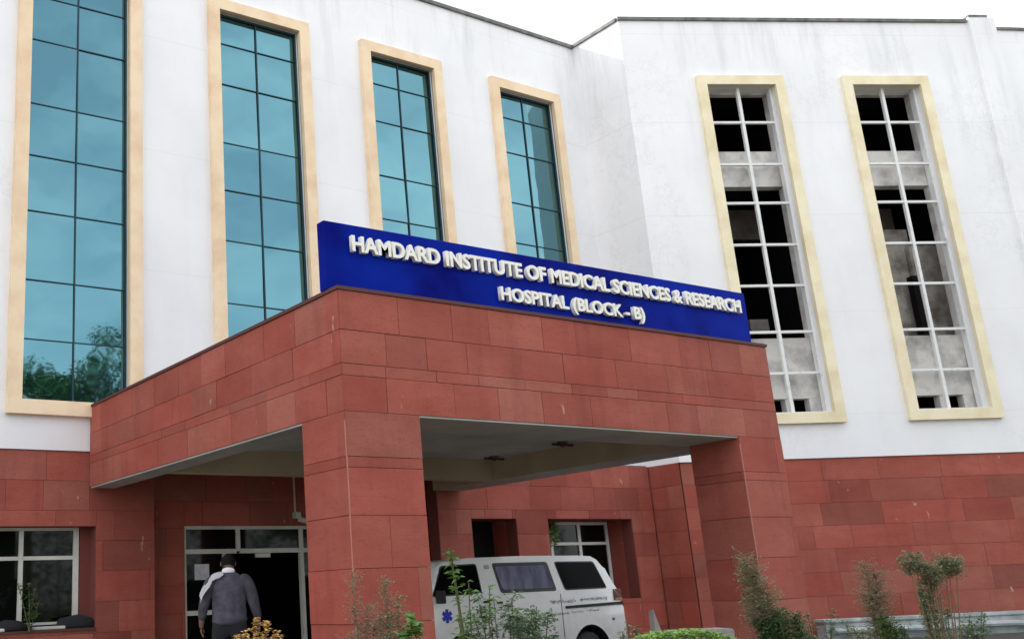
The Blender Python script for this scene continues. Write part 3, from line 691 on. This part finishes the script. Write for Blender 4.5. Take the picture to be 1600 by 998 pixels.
for side in (-1, 1):
    for i, pts in enumerate(wins):
        o = vpoly('side_window', pts, M_SEAL, V, side=side, off=.0, th=.004)
        mm = M_SKYPANE if (i == 1) else M_VGLASS
        if i == 1:
            vpoly('reflection_pane', inset(pts, .05), M_SKYPANE, o, side=side, off=.001, th=.006)
        else:
            vpoly('glass', inset(pts, .02), M_VGLASS, o, side=side, off=.001, th=.006)
    # seams
    for x, za, zb_ in ((1.42, .34, 1.74), (1.50, .34, 1.74), (2.86, .55, 1.24)):
        bm = bmesh.new(); box(bm, x-.005, x+.005, side*(hw(1.0)+.002)-.002, side*(hw(1.0)+.002)+.002, za, min(zb_, 1.2))
        bm.transform(TV); link('door_seam', bm, M_SEAL, V)
    vpoly('rub_strip', [(2.94, .975), (4.20, .995), (4.20, 1.04), (2.94, 1.015)], M_RUB, V, side=side, off=.006, th=.014, rnd_=.01)
    vpoly('door_handle', [(1.30, 1.12), (1.39, 1.12), (1.39, 1.15), (1.30, 1.15)], M_RUB, V, side=side, off=.01, th=.02, rnd_=.01)
    vpoly('door_handle', [(1.56, 1.10), (1.65, 1.10), (1.65, 1.13), (1.56, 1.13)], M_RUB, V, side=side, off=.01, th=.02, rnd_=.01)
    o = vpoly('tail_light', [(4.02, 1.06), (4.20, 1.06), (4.185, 1.235), (4.02, 1.235)], M_TAIL, V, side=side, off=.004, th=.012, rnd_=.02)
    vpoly('indicator', [(4.03, 1.065), (4.19, 1.065), (4.19, 1.10), (4.03, 1.10)], M_ORANGE, o, side=side, off=.010, th=.012, rnd_=.01)
    vpoly('fuel_marker', [(3.93, .76), (3.98, .76), (3.98, .80), (3.93, .80)], M_STAR, V, side=side, off=.003, th=.003, rnd_=.015)
    vpoly('pillar_badge', [(1.42, 1.60), (1.52, 1.60), (1.52, 1.66), (1.42, 1.66)], M_INK, V, side=side, off=.003, th=.003, rnd_=.02)
# rear window, rear lamps face, bumper, windscreen, headlamps, plate
def sheet(name, quad, m, parent, off=.01):
    q = [Vector(p) for p in quad]; nrm = (q[1]-q[0]).cross(q[3]-q[0]).normalized()
    bm = bmesh.new(); f = [bm.verts.new(p+nrm*off) for p in q]; g_ = [bm.verts.new(p-nrm*.02) for p in q]
    bm.faces.new(f)
    for i in range(4): bm.faces.new((g_[i], g_[(i+1) % 4], f[(i+1) % 4], f[i]))
    bm.transform(TV); return link(name, bm, m, parent)
sheet('rear_window', [(4.12, -.54, 1.27), (4.12, .54, 1.27), (3.94, .52, 1.57), (3.94, -.52, 1.57)], M_VGLASS, V)
sheet('windscreen', [(.20, .60, 1.15), (.20, -.60, 1.15), (.50, -.55, 1.585), (.50, .55, 1.585)], M_VGLASS, V)
for s in (-1, 1): sheet('headlight', [(-.001, s*.5+.13, .80), (-.001, s*.5-.13, .80), (-.001, s*.5-.13, .66), (-.001, s*.5+.13, .66)][::-1], M_RIM, V, off=.012)
bm = bmesh.new(); box(bm, -.07, .05, -.70, .70, .34, .55); bmesh.ops.bevel(bm, geom=bm.edges[:], offset=.03, segments=3, affect='EDGES'); bm.transform(TV); link('bumper', bm, M_VAN, V)
bm = bmesh.new(); box(bm, 4.18, 4.30, -.70, .70, .36, .56); bmesh.ops.bevel(bm, geom=bm.edges[:], offset=.03, segments=3, affect='EDGES'); bm.transform(TV)
link('bumper', bm, M_VAN, V)
bm = bmesh.new(); box(bm, .2, 4.0, -.6, .6, .22, .31); bm.transform(TV); link('underbody', bm, M_RUB, V)
for x, z in WR:
    for s in (-1, 1):
        bm = bmesh.new(); y0 = s*.50; y1 = s*.69
        tube(bm, [(x, y0, z), (x, y0+s*.02, z), (x, y1-s*.03, z), (x, y1, z)], [.27, .305, .305, .28], 36); bm.transform(TV)
        o = link('wheel', bm, M_RUB, V, smooth=False)
        bm = bmesh.new(); tube(bm, [(x, y1-s*.002, z), (x, y1+s*.004, z), (x, y1-s*.0, z)], [.19, .185, .17], 28); tube(bm, [(x, y1, z), (x, y1+s*.03, z)], [.06, .05], 16); bm.transform(TV)
        link('rim', bm, M_RIM, o)
# star of life on the front door
sc = (.62, .965)
def star_pts(cx, cz, s):
    bm = bmesh.new()
    for k in range(3):
        a = R(60*k+30-30); u = Vector((math.sin(a), math.cos(a))); v = Vector((u.y, -u.x))
        q = [Vector((cx, cz))+u*i*s+v*j*s*.30 for i, j in ((-1, -1), (-1, 1), (1, 1), (1, -1))]
        f = [bm.verts.new((p.x, -(hw(p.y)+.004+.0015*k), p.y)) for p in q]; bm.faces.new(f)
    bm.transform(TV); return bm
link('star_emblem', star_pts(.60, .965, .095), M_STAR, V)
# unreadable faded hand-painted lines: loops of brush stroke
srng = random.Random(5)
for (xa, xb, zc, h) in ((2.62, 3.18, 1.085, .032), (3.28, 3.86, 1.10, .032), (2.60, 3.00, .905, .024), (3.05, 3.32, .92, .024), (3.38, 3.66, .93, .024)):
    bm = bmesh.new(); x = xa; pts = []
    i = 0
    while x < xb:
        pts.append((x, zc + h*.55*math.sin(i*1.25)+h*.4*srng.uniform(-1, 1))); x += srng.uniform(-.004, .018); i += 1
    for (ax, az), (bx, bz) in zip(pts, pts[1:]):
        if srng.random() < .06: continue
        d = Vector((bx-ax, bz-az)); nrm = Vector((-d.y, d.x)).normalized()*.0055
        f = [bm.verts.new((q[0], -(hw(1.0)+.004), q[1])) for q in ((ax+nrm.x, az+nrm.y), (bx+nrm.x, bz+nrm.y), (bx-nrm.x, bz-nrm.y), (ax-nrm.x, az-nrm.y))]; bm.faces.new(f)
    bm.transform(TV); link('painted_script', bm, M_INK, V)
bm = bmesh.new(); box(bm, .40, .46, -.93, -.76, 1.14, 1.32); box(bm, .42, .45, -.78, -.70, 1.2, 1.24); bmesh.ops.bevel(bm, geom=bm.edges[:], offset=.01, segments=2, affect='EDGES'); bm.transform(TV); link('wing_mirror', bm, M_RUB, V)

# ------------------------------------------------------------------ person
def skin(chains, sub=2):
    """each chain: list of (x,y,z,r[,r2]) joined in order, plus optional edges; returns a mesh"""
    out = bmesh.new()
    for verts, edges in chains:
        me = bpy.data.meshes.new('s'); me.from_pydata([v[:3] for v in verts], edges, [])
        o = bpy.data.objects.new('s', me); C.objects.link(o)
        o.modifiers.new('k', 'SKIN')
        for i, v in enumerate(verts):
            sv = me.skin_vertices[0].data[i]; sv.radius = (v[3], v[4] if len(v) > 4 else v[3]); sv.use_root = (i == 0)
        sm = o.modifiers.new('d', 'SUBSURF'); sm.levels = sub; sm.render_levels = sub
        bpy.context.view_layer.update()
        m2 = bpy.data.meshes.new_from_object(o.evaluated_get(bpy.context.evaluated_depsgraph_get()))
        out.from_mesh(m2); bpy.data.objects.remove(o); bpy.data.meshes.remove(m2)
    return out
def chain(n, s=0): return [(i, i+1) for i in range(s, s+n-1)]
PX, PY, PZ = 6.28, 11.95, .15
ROT = -math.atan2(PX, PY)                  # local +y points away from the viewer
TP = Matrix.Translation((PX, PY, PZ)) @ Matrix.Rotation(ROT, 4, 'Z') @ Matrix.Diagonal((1.18, 1.1, 1.0, 1))
person = thing('person', 'person in grey sweater with white cloth over one shoulder walking towards the glass door', 'person', (PX, PY, PZ))
bv = [(0, 0, .92, .12, .09), (0, .0, 1.10, .12, .09), (0, .01, 1.28, .13, .09), (0, .04, 1.40, .09, .07), (0, .07, 1.50, .062, .06), (0, .10, 1.56, .055, .055),
      (-.17, .02, 1.40, .05), (-.26, .0, 1.20, .05), (-.285, .0, 1.06, .042), (-.30, .05, .87, .030), (-.303, .065, .83, .036, .02),
      (.17, .02, 1.40, .05), (.25, .0, 1.20, .05), (.275, -.01, 1.06, .042), (.31, .03, .87, .030), (.315, .045, .83, .036, .02),
      (-.10, 0, .82, .10), (-.11, .07, .48, .068), (-.11, .0, .12, .045), (-.11, .03, .07, .04),
      (.10, 0, .82, .10), (.11, -.02, .48, .068), (.11, -.18, .16, .045), (.11, -.17, .10, .04)]
be = [(0, 1), (1, 2), (2, 3), (3, 4), (4, 5), (3, 6), (6, 7), (7, 8), (8, 9), (9, 10), (3, 11), (11, 12), (12, 13), (13, 14), (14, 15), (0, 16), (16, 17), (17, 18), (18, 19), (0, 20), (20, 21), (21, 22), (22, 23)]
chains = [(bv, be)]
for sx, hx, hy in ((-1, -.303, .065), (1, .315, .045)):
    for j, (dy, ln) in enumerate(((-.028, .065), (-.010, .078), (.009, .074), (.027, .058))):
        p = [(hx, hy+dy*.8, .83, .011), (hx, hy+dy, .795, .0095), (hx-sx*.010, hy+dy*1.05+.004, .795-ln*.5, .009), (hx-sx*.026, hy+dy*1.05+.004, .795-ln*.95, .0075)]
        chains.append((p, chain(4)))
    p = [(hx-sx*.005, hy+.02, .845, .013), (hx-sx*.02, hy+.045, .815, .011), (hx-sx*.028, hy+.052, .775, .0085)]
    chains.append((p, chain(3)))
bm = skin(chains)
hb = bmesh.new(); bmesh.ops.create_uvsphere(hb, u_segments=28, v_segments=20, radius=1)
HC = Vector((0, .135, 1.615))
for v in hb.verts:
    x, y, z = v.co
    jaw = 1 - .28*max(0, -z)**1.2 ; fz = .118
    nx, ny, nz_ = x*.074*jaw, y*.096*(1-.06*max(0, -z)), z*fz
    if y > .75 and abs(x) < .25 and -.35 < z < .15: ny += .020*(1-abs(x)/.25)*(.15-z)/.5
    if y > .6 and .05 < z < .25 and .2 < abs(x) < .6: ny -= .006
    v.co = Vector((nx, ny, nz_))
for s in (-1, 1):
    e = bmesh.new(); bmesh.ops.create_uvsphere(e, u_segments=10, v_segments=8, radius=1)
    for v in e.verts: v.co = Vector((s*.077+v.co.x*.010, v.co.y*.020-.005, v.co.z*.032-.008))
    mt = bpy.data.meshes.new('e'); e.to_mesh(mt); hb.from_mesh(mt); e.free()
RH = Matrix.Translation(HC) @ Matrix.Rotation(-R(18), 4, 'X')
hb.transform(RH); mt = bpy.data.meshes.new('h'); hb.to_mesh(mt); bm.from_mesh(mt); hb.free()
bm.transform(TP); link('body', bm, M_SKIN, person, smooth=True)
hb = bmesh.new(); bmesh.ops.create_uvsphere(hb, u_segments=32, v_segments=22, radius=1)
for v in hb.verts:
    x, y, z = v.co; nn = 1+.03*noise.noise(v.co*6)
    v.co = Vector((x*.0795*nn, (y*.100-.006)*nn, z*.122*nn+.002))
bmesh.ops.delete(hb, geom=[v for v in hb.verts if (v.co.y > .055 and v.co.z < .05) or v.co.z < -.055], context='VERTS')
hb.transform(RH); hb.transform(TP); link('hair', hb, M_HAIR, person, smooth=True)
for s in (-1, 1):
    for nm, dx, dz, r_, m_ in (('eye', .028, .012, .011, M_CLOTH),):
        hb = bmesh.new(); bmesh.ops.create_uvsphere(hb, u_segments=12, v_segments=8, radius=r_); hb.transform(Matrix.Translation((s*dx, .084, dz))); hb.transform(RH); hb.transform(TP); link(nm, hb, m_, person, smooth=True)
hb = bmesh.new(); box(hb, -.022, .022, .082, .092, -.062, -.052); hb.transform(RH); hb.transform(TP); link('mouth', hb, mat('lip', (.22, .07, .06), .5), person)
# sweater torso, charcoal sleeves, white collar and cloth, trousers, shoes
sv = [(0, 0, .845, .205, .155), (0, -.002, .93, .205, .155), (0, 0, 1.08, .195, .15), (0, .0, 1.27, .215, .155), (0, .03, 1.41, .195, .135), (0, .05, 1.475, .12, .095), (0, .06, 1.505, .085, .075)]
bm = skin([(sv, chain(7))])
for v in bm.verts:
    zq = v.co.z; k_ = .006*math.sin(zq*60+v.co.x*14)+.012*noise.noise(Vector((v.co.x*7, v.co.y*7, zq*9))); v.co.x += v.co.x*k_*2; v.co.y += k_*(1 if v.co.y > 0 else -1)*1.4
bm.transform(TP); link('sweater', bm, M_SWEAT, person, smooth=True)
for s, pts in ((-1, [(-.10, .02, 1.425, .095), (-.185, .015, 1.40, .088), (-.245, .0, 1.22, .070), (-.275, -.005, 1.08, .060), (-.298, .035, .92, .043)]),
               (1, [(.10, .02, 1.425, .095), (.185, .015, 1.40, .088), (.243, .0, 1.22, .072), (.272, -.01, 1.08, .062), (.305, .02, .92, .045)])):
    bm = skin([(pts, chain(5))])
    for v in bm.verts: v.co += Vector((1, 1, 0))*.006*noise.noise(v.co*14)
    bm.transform(TP); link('sleeve', bm, M_SLEEVE, person, smooth=True)
bm = skin([([(-.075, .01, 1.50, .035, .05), (0, -.015, 1.525, .04, .05), (.075, .01, 1.505, .035, .045)], chain(3))]); bm.transform(TP); link('collar', bm, M_CLOTH, person, smooth=True)
# cloth draped over the left shoulder
bm = bmesh.new(); nu, nv = 14, 9; gr = []
for i in range(nu):
    t = i/(nu-1); row = []
    cx = -.06 - .245*t; cz = 1.515 - .05*t - .20*max(0, t-.45)**1.3*2.0; wdt = .10+.05*t
    for j in range(nv):
        q = j/(nv-1)*2-1
        row.append(bm.verts.new((cx + .01*math.sin(j*2+i), q*wdt*1.0, cz - .10*abs(q)**1.6*(.5+t) + .010*noise.noise(Vector((i*.6, j*.6, 0))))))
    gr.append(row)
for i in range(nu-1):
    for j in range(nv-1): bm.faces.new((gr[i][j], gr[i+1][j], gr[i+1][j+1], gr[i][j+1]))
bmesh.ops.solidify(bm, geom=bm.faces[:], thickness=.012)
bm.transform(TP); link('shoulder_cloth', bm, M_CLOTH, person, smooth=True)
tv = [(0, 0, .90, .180, .135), (-.095, 0, .80, .112), (-.11, .065, .48, .085), (-.11, .01, .12, .068), (.095, 0, .80, .112), (.11, -.02, .48, .085), (.11, -.17, .17, .068), (0, 0, 1.02, .170, .125)]
bm = skin([(tv, [(0, 1), (1, 2), (2, 3), (0, 4), (4, 5), (5, 6), (0, 7)])]); bm.transform(TP); link('trousers', bm, M_TROUS, person, smooth=True)
for x, y, z in ((-.11, .02, .045), (.11, -.17, .05)):
    bm = skin([([(x, y-.07, z, .042, .04), (x, y+.05, z-.005, .046, .036), (x, y+.16, z-.012, .036, .026)], chain(3))]); bm.transform(TP); link('shoe', bm, M_SHOE, person, smooth=True)

# ------------------------------------------------------------------ plants
def leaf(bm, p, d, ln, wd, rng, droop=.3):
    """a folded four-quad leaf starting at p pointing along d"""
    d = d.normalized(); s = d.cross(Vector((rng.uniform(-.4, .4), rng.uniform(-.4, .4), 1))).normalized(); nrm = s.cross(d)
    a = p; m1 = p + d*ln*.45 + nrm*ln*.06; tip = p + d*ln*.95 - Vector((0, 0, ln*droop))
    l1 = m1 + s*wd*.5 - nrm*wd*.15; r1 = m1 - s*wd*.5 - nrm*wd*.15
    va, vm, vt, vl, vr = [bm.verts.new(q) for q in (a, m1, tip, l1, r1)]
    bm.faces.new((va, vl, vm)); bm.faces.new((va, vm, vr)); bm.faces.new((vl, vt, vm)); bm.faces.new((vm, vt, vr))
def rdir(rng, up=.3):
    a = rng.uniform(0, 2*math.pi); return Vector((math.cos(a), math.sin(a), rng.uniform(up-.5, up+.5)))
def plant(name, label, cat, base, stems, m_leaf, m_stem, seed, ln=.05, wd=.025, per=26, up=.35, droop=.3, start=.25, group=None, tip=None, puff=False):
    """stems: list of (top dx, dy, height, spread)"""
    rng = random.Random(seed)
    t = thing(name, label, cat, base, group)
    sb, lb = bmesh.new(), bmesh.new(); tb = bmesh.new()
    b0 = Vector(base)
    for (dx, dy, h, spread) in stems:
        r0 = b0 + Vector((rng.uniform(-.05, .05)+dx*.25, rng.uniform(-.05, .05)+dy*.25, -.01)); top = b0 + Vector((dx, dy, h))
        pts = []
        for i in range(9):
            q = i/8; p = r0.lerp(top, q) + Vector((math.sin(q*3+seed)*.02, math.cos(q*2.3+seed)*.02, 0)) - Vector((0, 0, 0)); p.x += (dx*.2)*(q*q-q); pts.append(p)
        tube(sb, pts, [.009*(1-.75*i/8)+.0015 for i in range(9)], 5, False)
        for k in range(per):
            q = start + (1-start)*rng.random()**.8; i = min(int(q*8), 7); p = pts[i].lerp(pts[i+1], q*8-i)
            d = rdir(rng, up); L_ = spread*(1.0 if puff else (1.15-q*.8))*rng.random()**(.6 if puff else .8)
            e = p + d.normalized()*L_
            if L_ > .03: tube(sb, [p, e], [.0022, .0012], 3, False)
            for _ in range(3):
                leaf(tb if (tip and q > .86) else lb, e + Vector((rng.uniform(-.01, .01), rng.uniform(-.01, .01), rng.uniform(-.01, .01))), rdir(rng, up), ln*rng.uniform(.6, 1.2), wd*rng.uniform(.7, 1.2), rng, droop)
    link('stems', sb, m_stem, t); link('leaves', lb, m_leaf, t)
    if tip: link('blooms', tb, tip, t)
    else: tb.free()
    return t
# broad bush in front of the van
rng = random.Random(2)
st = [(rng.uniform(-.40, .40), rng.uniform(-.25, .25), rng.uniform(1.12, 1.36), .20) for _ in range(18)]
st = [(x, y, h-(.20*abs(x)/.40), s) for x, y, h, s in st]
plant('leafy_bush', 'sparse grey green leafy bush in front of the white van side', 'bush', (5.38, 5.85, 0), st, M_BUSH, M_STEM, 31, ln=.060, wd=.026, per=58, start=.45)
plant('leafy_bush', 'thin bush with a tall green shoot rising above the van roof near the pillar', 'bush', (4.90, 5.75, 0), [(-.13, .0, 1.62, .04), (-.12, .0, 1.60, .05), (.06, .05, 1.38, .12), (.16, -.05, 1.33, .14), (.0, .12, 1.15, .12)], M_GREEN, M_STEM, 33, ln=.075, wd=.036, per=15, start=.5)
plant('green_sapling', 'small bright green sapling at the foot of the near pillar', 'plant', (4.16, 5.44, 0), [(0, 0, 1.20, .04), (.05, .02, 1.14, .06), (-.04, .03, 1.12, .05)], M_GREEN, M_STEM, 35, ln=.09, wd=.06, per=14, start=.75)
# dusty weeds before the pillar
plant('dry_weed', 'tall dusty brown weed in front of the near pillar edge', 'weed', (4.12, 6.0, 0), [(-.02, .02, 1.47, .09), (.05, -.04, 1.26, .14), (.12, 0, 1.12, .16), (-.05, 0, 1.05, .14)], M_DUSTY, M_DSTEM, 37, ln=.022, wd=.010, per=170, start=.5, puff=True)
plant('dry_weed', 'dusty grey green weed in front of the near pillar face', 'weed', (4.32, 5.9, 0), [(.0, .02, 1.43, .06), (.05, -.04, 1.30, .10), (-.07, 0, 1.18, .13), (.10, 0, 1.12, .14), (.02, .05, 1.15, .12)], M_OLIVE, M_DSTEM, 39, ln=.024, wd=.011, per=170, start=.55, puff=True)
plant('flowering_plant', 'yellow orange flowering plant in front of the walking person', 'plant', (3.57, 6.40, 0), [(.0, 0, 1.20, .05), (.07, -.03, 1.17, .07), (-.07, .02, 1.13, .08), (.14, -.05, 1.12, .06), (-.12, .04, 1.10, .06)], M_OLIVE, M_STEM, 41, ln=.042, wd=.030, per=44, start=.7, tip=M_GOLD)
# right hand side
plant('dusty_shrub', 'tall dusty shrub standing before the right pillar', 'shrub', (8.27, 5.88, 0), [(-.10, .02, 1.53, .12), (-.05, 0, 1.46, .14), (.0, .05, 1.36, .18), (.05, 0, 1.25, .18), (.12, .02, 1.15, .16)], M_OLIVE, M_DSTEM, 43, ln=.030, wd=.013, per=210, start=.6, puff=True)
rng = random.Random(4)
plant('dark_shrub', 'dense dark green shrub at the foot of the right pillar', 'shrub', (8.42, 5.80, 0), [(x, rng.uniform(-.1, .1), 1.14-abs(x)*.8-rng.uniform(0, .12), .20) for x in [rng.uniform(-.26, .26) for _ in range(16)]], M_DEEP, M_STEM, 45, ln=.070, wd=.018, per=80, start=.4, up=.7)
plant('dusty_shrub', 'thin dusty shrub before the red wall, left of the fluffy topped one', 'shrub', (10.15, 5.95, 0), [(-.05, .02, 1.43, .12), (.05, 0, 1.33, .20), (.1, .05, 1.18, .22), (-.1, 0, 1.12, .18)], M_DUSTY, M_DSTEM, 47, ln=.026, wd=.011, per=220, start=.6, puff=True)
plant('leafy_bush', 'low green tuft at the foot of the thin dusty shrub', 'bush', (10.12, 5.85, 0), [(rng.uniform(-.22, .22), 0, rng.uniform(.80, .98), .18) for _ in range(9)], M_GREENISH, M_STEM, 49, ln=.05, wd=.018, per=60, start=.4)
plant('fluffy_shrub', 'shrub with a spreading fluffy grey green top before the red wall', 'shrub', (10.58, 5.65, 0), [(-.25, .06, 1.42, .11), (-.17, .05, 1.47, .12), (-.07, 0, 1.37, .14), (.07, 0, 1.36, .13), (.17, -.05, 1.44, .12), (.25, -.05, 1.38, .13), (.34, -.08, 1.42, .08), (.0, .0, 1.26, .12)], M_OLIVE, M_DSTEM, 51, ln=.030, wd=.013, per=170, start=.90, puff=True)
plant('leafy_shrub', 'dark leafy stalk cluster beneath the fluffy topped shrub', 'shrub', (10.55, 5.68, 0), [(rng.uniform(-.12, .12), 0, rng.uniform(1.05, 1.34), .10) for _ in range(8)] + [(.22, 0, 1.1, .16), (.30, 0, .98, .16)], M_OLIVE, M_DSTEM, 53, ln=.045, wd=.018, per=60, start=.5)
plant('small_weed', 'small leafy weed beside the van tail', 'weed', (8.20, 7.30, 0), [(.0, 0, .95, .10), (.1, 0, .90, .10), (-.1, 0, .88, .10), (.2, .1, .86, .1)], M_OLIVE, M_STEM, 55, ln=.05, wd=.02, per=40, start=.6)
for k, (x, y, h, lab) in enumerate(((10.75, 7.05, .92, 'low leafy creeper before the left end of the white ledge'), (11.3, 6.8, .84, 'low dusty creeper over the pale pipe, left of the fluffy shrub'), (12.0, 6.2, .83, 'low weed before the ledge, just right of the fluffy shrub'), (12.75, 5.55, .74, 'dark low weed by the ledge at the lower right corner'))):
    plant('creeping_weed', lab, 'weed', (x, y, 0), [(rng.uniform(-.45, .45), rng.uniform(-.1, .1), h*rng.uniform(.75, 1.05), .2) for _ in range(10)], (M_BUSH, M_OLIVE, M_BUSH, M_DEEP)[k], M_STEM, 90+k, ln=.045, wd=.02, per=30, start=.6)
plant('hanging_sprig', 'bright green leafy sprig hanging at the left edge of the niche window', 'plant', (16.16, 16.18, 2.60), [(.0, .0, -.18, .07), (.06, .0, -.30, .09), (.14, .0, -.26, .08), (.10, 0, -.50, .06)], M_LIME, M_STEM, 97, ln=.17, wd=.07, per=12, start=.1)
plant('ledge_plant', 'green leafy plant set on the ledge for the green seen in the lower left window glass', 'plant', (5.12, 16.24, lw[2]+.021), [(-.10, 0, .70, .07), (.0, .0, .62, .10), (.08, .0, .45, .12), (-.28, 0, .72, .03)], M_GREENISH, M_STEM, 99, ln=.07, wd=.035, per=18, start=.1)  # added before the glass to give the green seen in the pane

# clipped lime hedge
rng = random.Random(8); t = thing('clipped_hedge', 'low lime green clipped hedge at the bottom edge behind the bushes', 'hedge', (7.35, 6.0, 0))
bm = bmesh.new(); sb = bmesh.new()
for k in range(5200):
    a, q = rng.uniform(-.42, .42), rng.uniform(-.16, .16); h = .93*(1-.10*(abs(a)/.42)**3) + .02*noise.noise(Vector((a*5, q*5, 0))); z = h*(1-rng.random()**2.2*.7)
    p = Vector((7.35+a*.93+q*.36, 6.0-a*.38+q*.93, z)); leaf(bm, p, rdir(rng, .5), .045, .022, rng)
for k in range(14):
    a = rng.uniform(-.36, .36); tube(sb, [(7.35+a*.93, 6.0-a*.38, -.01), (7.35+a*.93+rng.uniform(-.05, .05), 6.0-a*.38, .85)], [.008, .003], 5)
link('stems', sb, M_STEM, t); link('leaves', bm, M_LIME, t)

# concrete planter block and leaning slab near the van tail
bm = bmesh.new(); box(bm, -.33, .33, -.2, .2, 0, .80); bmesh.ops.bevel(bm, geom=bm.edges[:], offset=.015, segments=2, affect='EDGES'); bm.transform(Matrix.Translation((10.10, 8.02, 0)) @ Matrix.Rotation(-R(28), 4, 'Z'))
tag(link('concrete_block', bm, M_PAVE), 'plain grey concrete block standing left of the right pillar foot', 'block')
bm = bmesh.new()
for y in (-.03, .03): pass
vs = [bm.verts.new(p) for p in ((-.22, -.03, 0), (.22, -.03, 0), (-.02, .10, 1.02), (-.22, .04, 0), (.22, .04, 0), (-.02, .17, 1.0))]
for f in ((0, 1, 2), (3, 5, 4), (0, 3, 4, 1), (1, 4, 5, 2), (0, 2, 5, 3)): bm.faces.new([vs[i] for i in f])
bmesh.ops.recalc_face_normals(bm, faces=bm.faces); bm.transform(Matrix.Translation((10.18, 8.55, 0)))
tag(link('stone_slab', bm, M_ROOM), 'broken pointed grey stone slab leaning up behind the concrete block', 'stone slab')
# low ledge along the right wing
LG = thing('low_wall', 'low whitewashed ledge running along the foot of the right wing', 'low wall', PC.p(4, .6, 0))
bm = bmesh.new(); plank(bm, PC, 2.3, UC+6, .26, .60, 0, .36); link('ledge', bm, M_LEDGE, LG)
bm = bmesh.new(); plank(bm, PC, 2.25, UC+6, .22, .64, .361, .43); bmesh.ops.bevel(bm, geom=bm.edges[:], offset=.015, segments=2, affect='EDGES'); link('cap', bm, M_LEDGE, LG)
prg = random.Random(9)
pts = [PC.p(2.4+i*.35, .71+prg.uniform(-.02, .02), .20+prg.uniform(-.015, .015)) for i in range(40)]
bm = bmesh.new(); tube(bm, pts, .06, 8); tag(link('water_pipe', bm, M_LEDGE), 'pale pipe lying along the front of the low ledge', 'pipe')

# ------------------------------------------------------------------ trees across the road (seen mirrored in the glass)
def make_tree(name, label, base, h, cr, seed, group):
    rng = random.Random(seed); t = thing(name, label, 'tree', base, group); b0 = Vector(base)
    tb, lb = bmesh.new(), bmesh.new()
    fork = h*.32
    tube(tb, [b0, b0+Vector((.08, .03, fork*.5)), b0+Vector((.02, .1, fork)), b0+Vector((.1, 0, h*.7))], [.26, .2, .17, .05], 10)
    cl = []
    for k in range(11):
        a = 2*math.pi*k/11+rng.uniform(-.3, .3); rr = cr*rng.uniform(.35, .85); z = h*rng.uniform(.5, .92)
        e = b0+Vector((math.cos(a)*rr, math.sin(a)*rr, z)); s = b0+Vector((.03, .05, fork*rng.uniform(.8, 1.5)))
        m_ = s.lerp(e, .5)+Vector((0, 0, .3)); tube(tb, [s, m_, e], [.09, .06, .02], 6); cl.append((e, cr*rng.uniform(.28, .5)))
        for q in range(2):
            e2 = e+Vector((rng.uniform(-1, 1), rng.uniform(-1, 1), rng.uniform(-.6, .6)))*cr*.35; tube(tb, [m_, e2], [.03, .01], 4); cl.append((e2, cr*rng.uniform(.18, .34)))
    cl.append((b0+Vector((0, 0, h*.93)), cr*.35))
    for c, r in cl:
        for k in range(int(520*(r/(cr*.35)))):
            d = Vector((rng.gauss(0, 1), rng.gauss(0, 1), rng.gauss(0, .8))); d = d.normalized()*r*rng.random()**.45
            leaf(lb, c+d, rdir(rng, 0), rng.uniform(.16, .30), rng.uniform(.10, .16), rng)
    link('trunk', tb, M_BARK, t); link('crown', lb, M_LEAF, t)
    return t
spots = [(18.2, -12.5, 14.6, 3.4, 'round crowned tree mirrored at the foot of the second glazed window, tallest'), (14.4, -13.5, 12.2, 2.6, 'green tree mirrored left of the tallest one'), (10.8, -14, 11.6, 2.4, 'green tree mirrored low in the second glazed window, shortest of the three'),
         (6.0, -15, 11.5, 3.2, 'tree across the road directly behind the viewpoint'), (0.5, -14, 11, 3.0, 'tree across the road behind the viewpoint, left hand of the row'), (24.5, -15, 11.5, 3.4, 'tree across the road behind the viewpoint, to the right of the tallest'), (30.5, -13, 10.5, 3.4, 'second tree to the right of the tallest across the road'), (37, -16, 11, 3.6, 'far right tree of the row across the road')]
for i, (x, y, h, r, lab) in enumerate(spots): make_tree('broadleaf_tree', lab, (x, y, 0), h, r, 60+i, 'trees across the road behind the viewpoint')
# unseen hedge below the trees, made tall to darken the glass reflections
rng = random.Random(70); bm = bmesh.new()
for k in range(16000):
    p = Vector((rng.uniform(-8, 44), -10.4+rng.uniform(-.5, .5), 0)); hh = 5.0+.6*noise.noise(Vector((p.x*.6, 0, 0))); p.z = hh*(1-rng.random()*.97); leaf(bm, p, rdir(rng, .3), .34, .22, rng)
t = thing('reflection_hedge', 'long unseen hedge behind the viewpoint, made tall to darken the window reflections', 'hedge', (18, -10.4, 0)); link('leaves', bm, M_LEAF, t)
sb = bmesh.new()
for k in range(60):
    x = -8+k*.88; tube(sb, [(x, -10.4, -.02), (x+rng.uniform(-.2, .2), -10.4, 4.2)], [.05, .015], 5)
link('stems', sb, M_BARK, t)
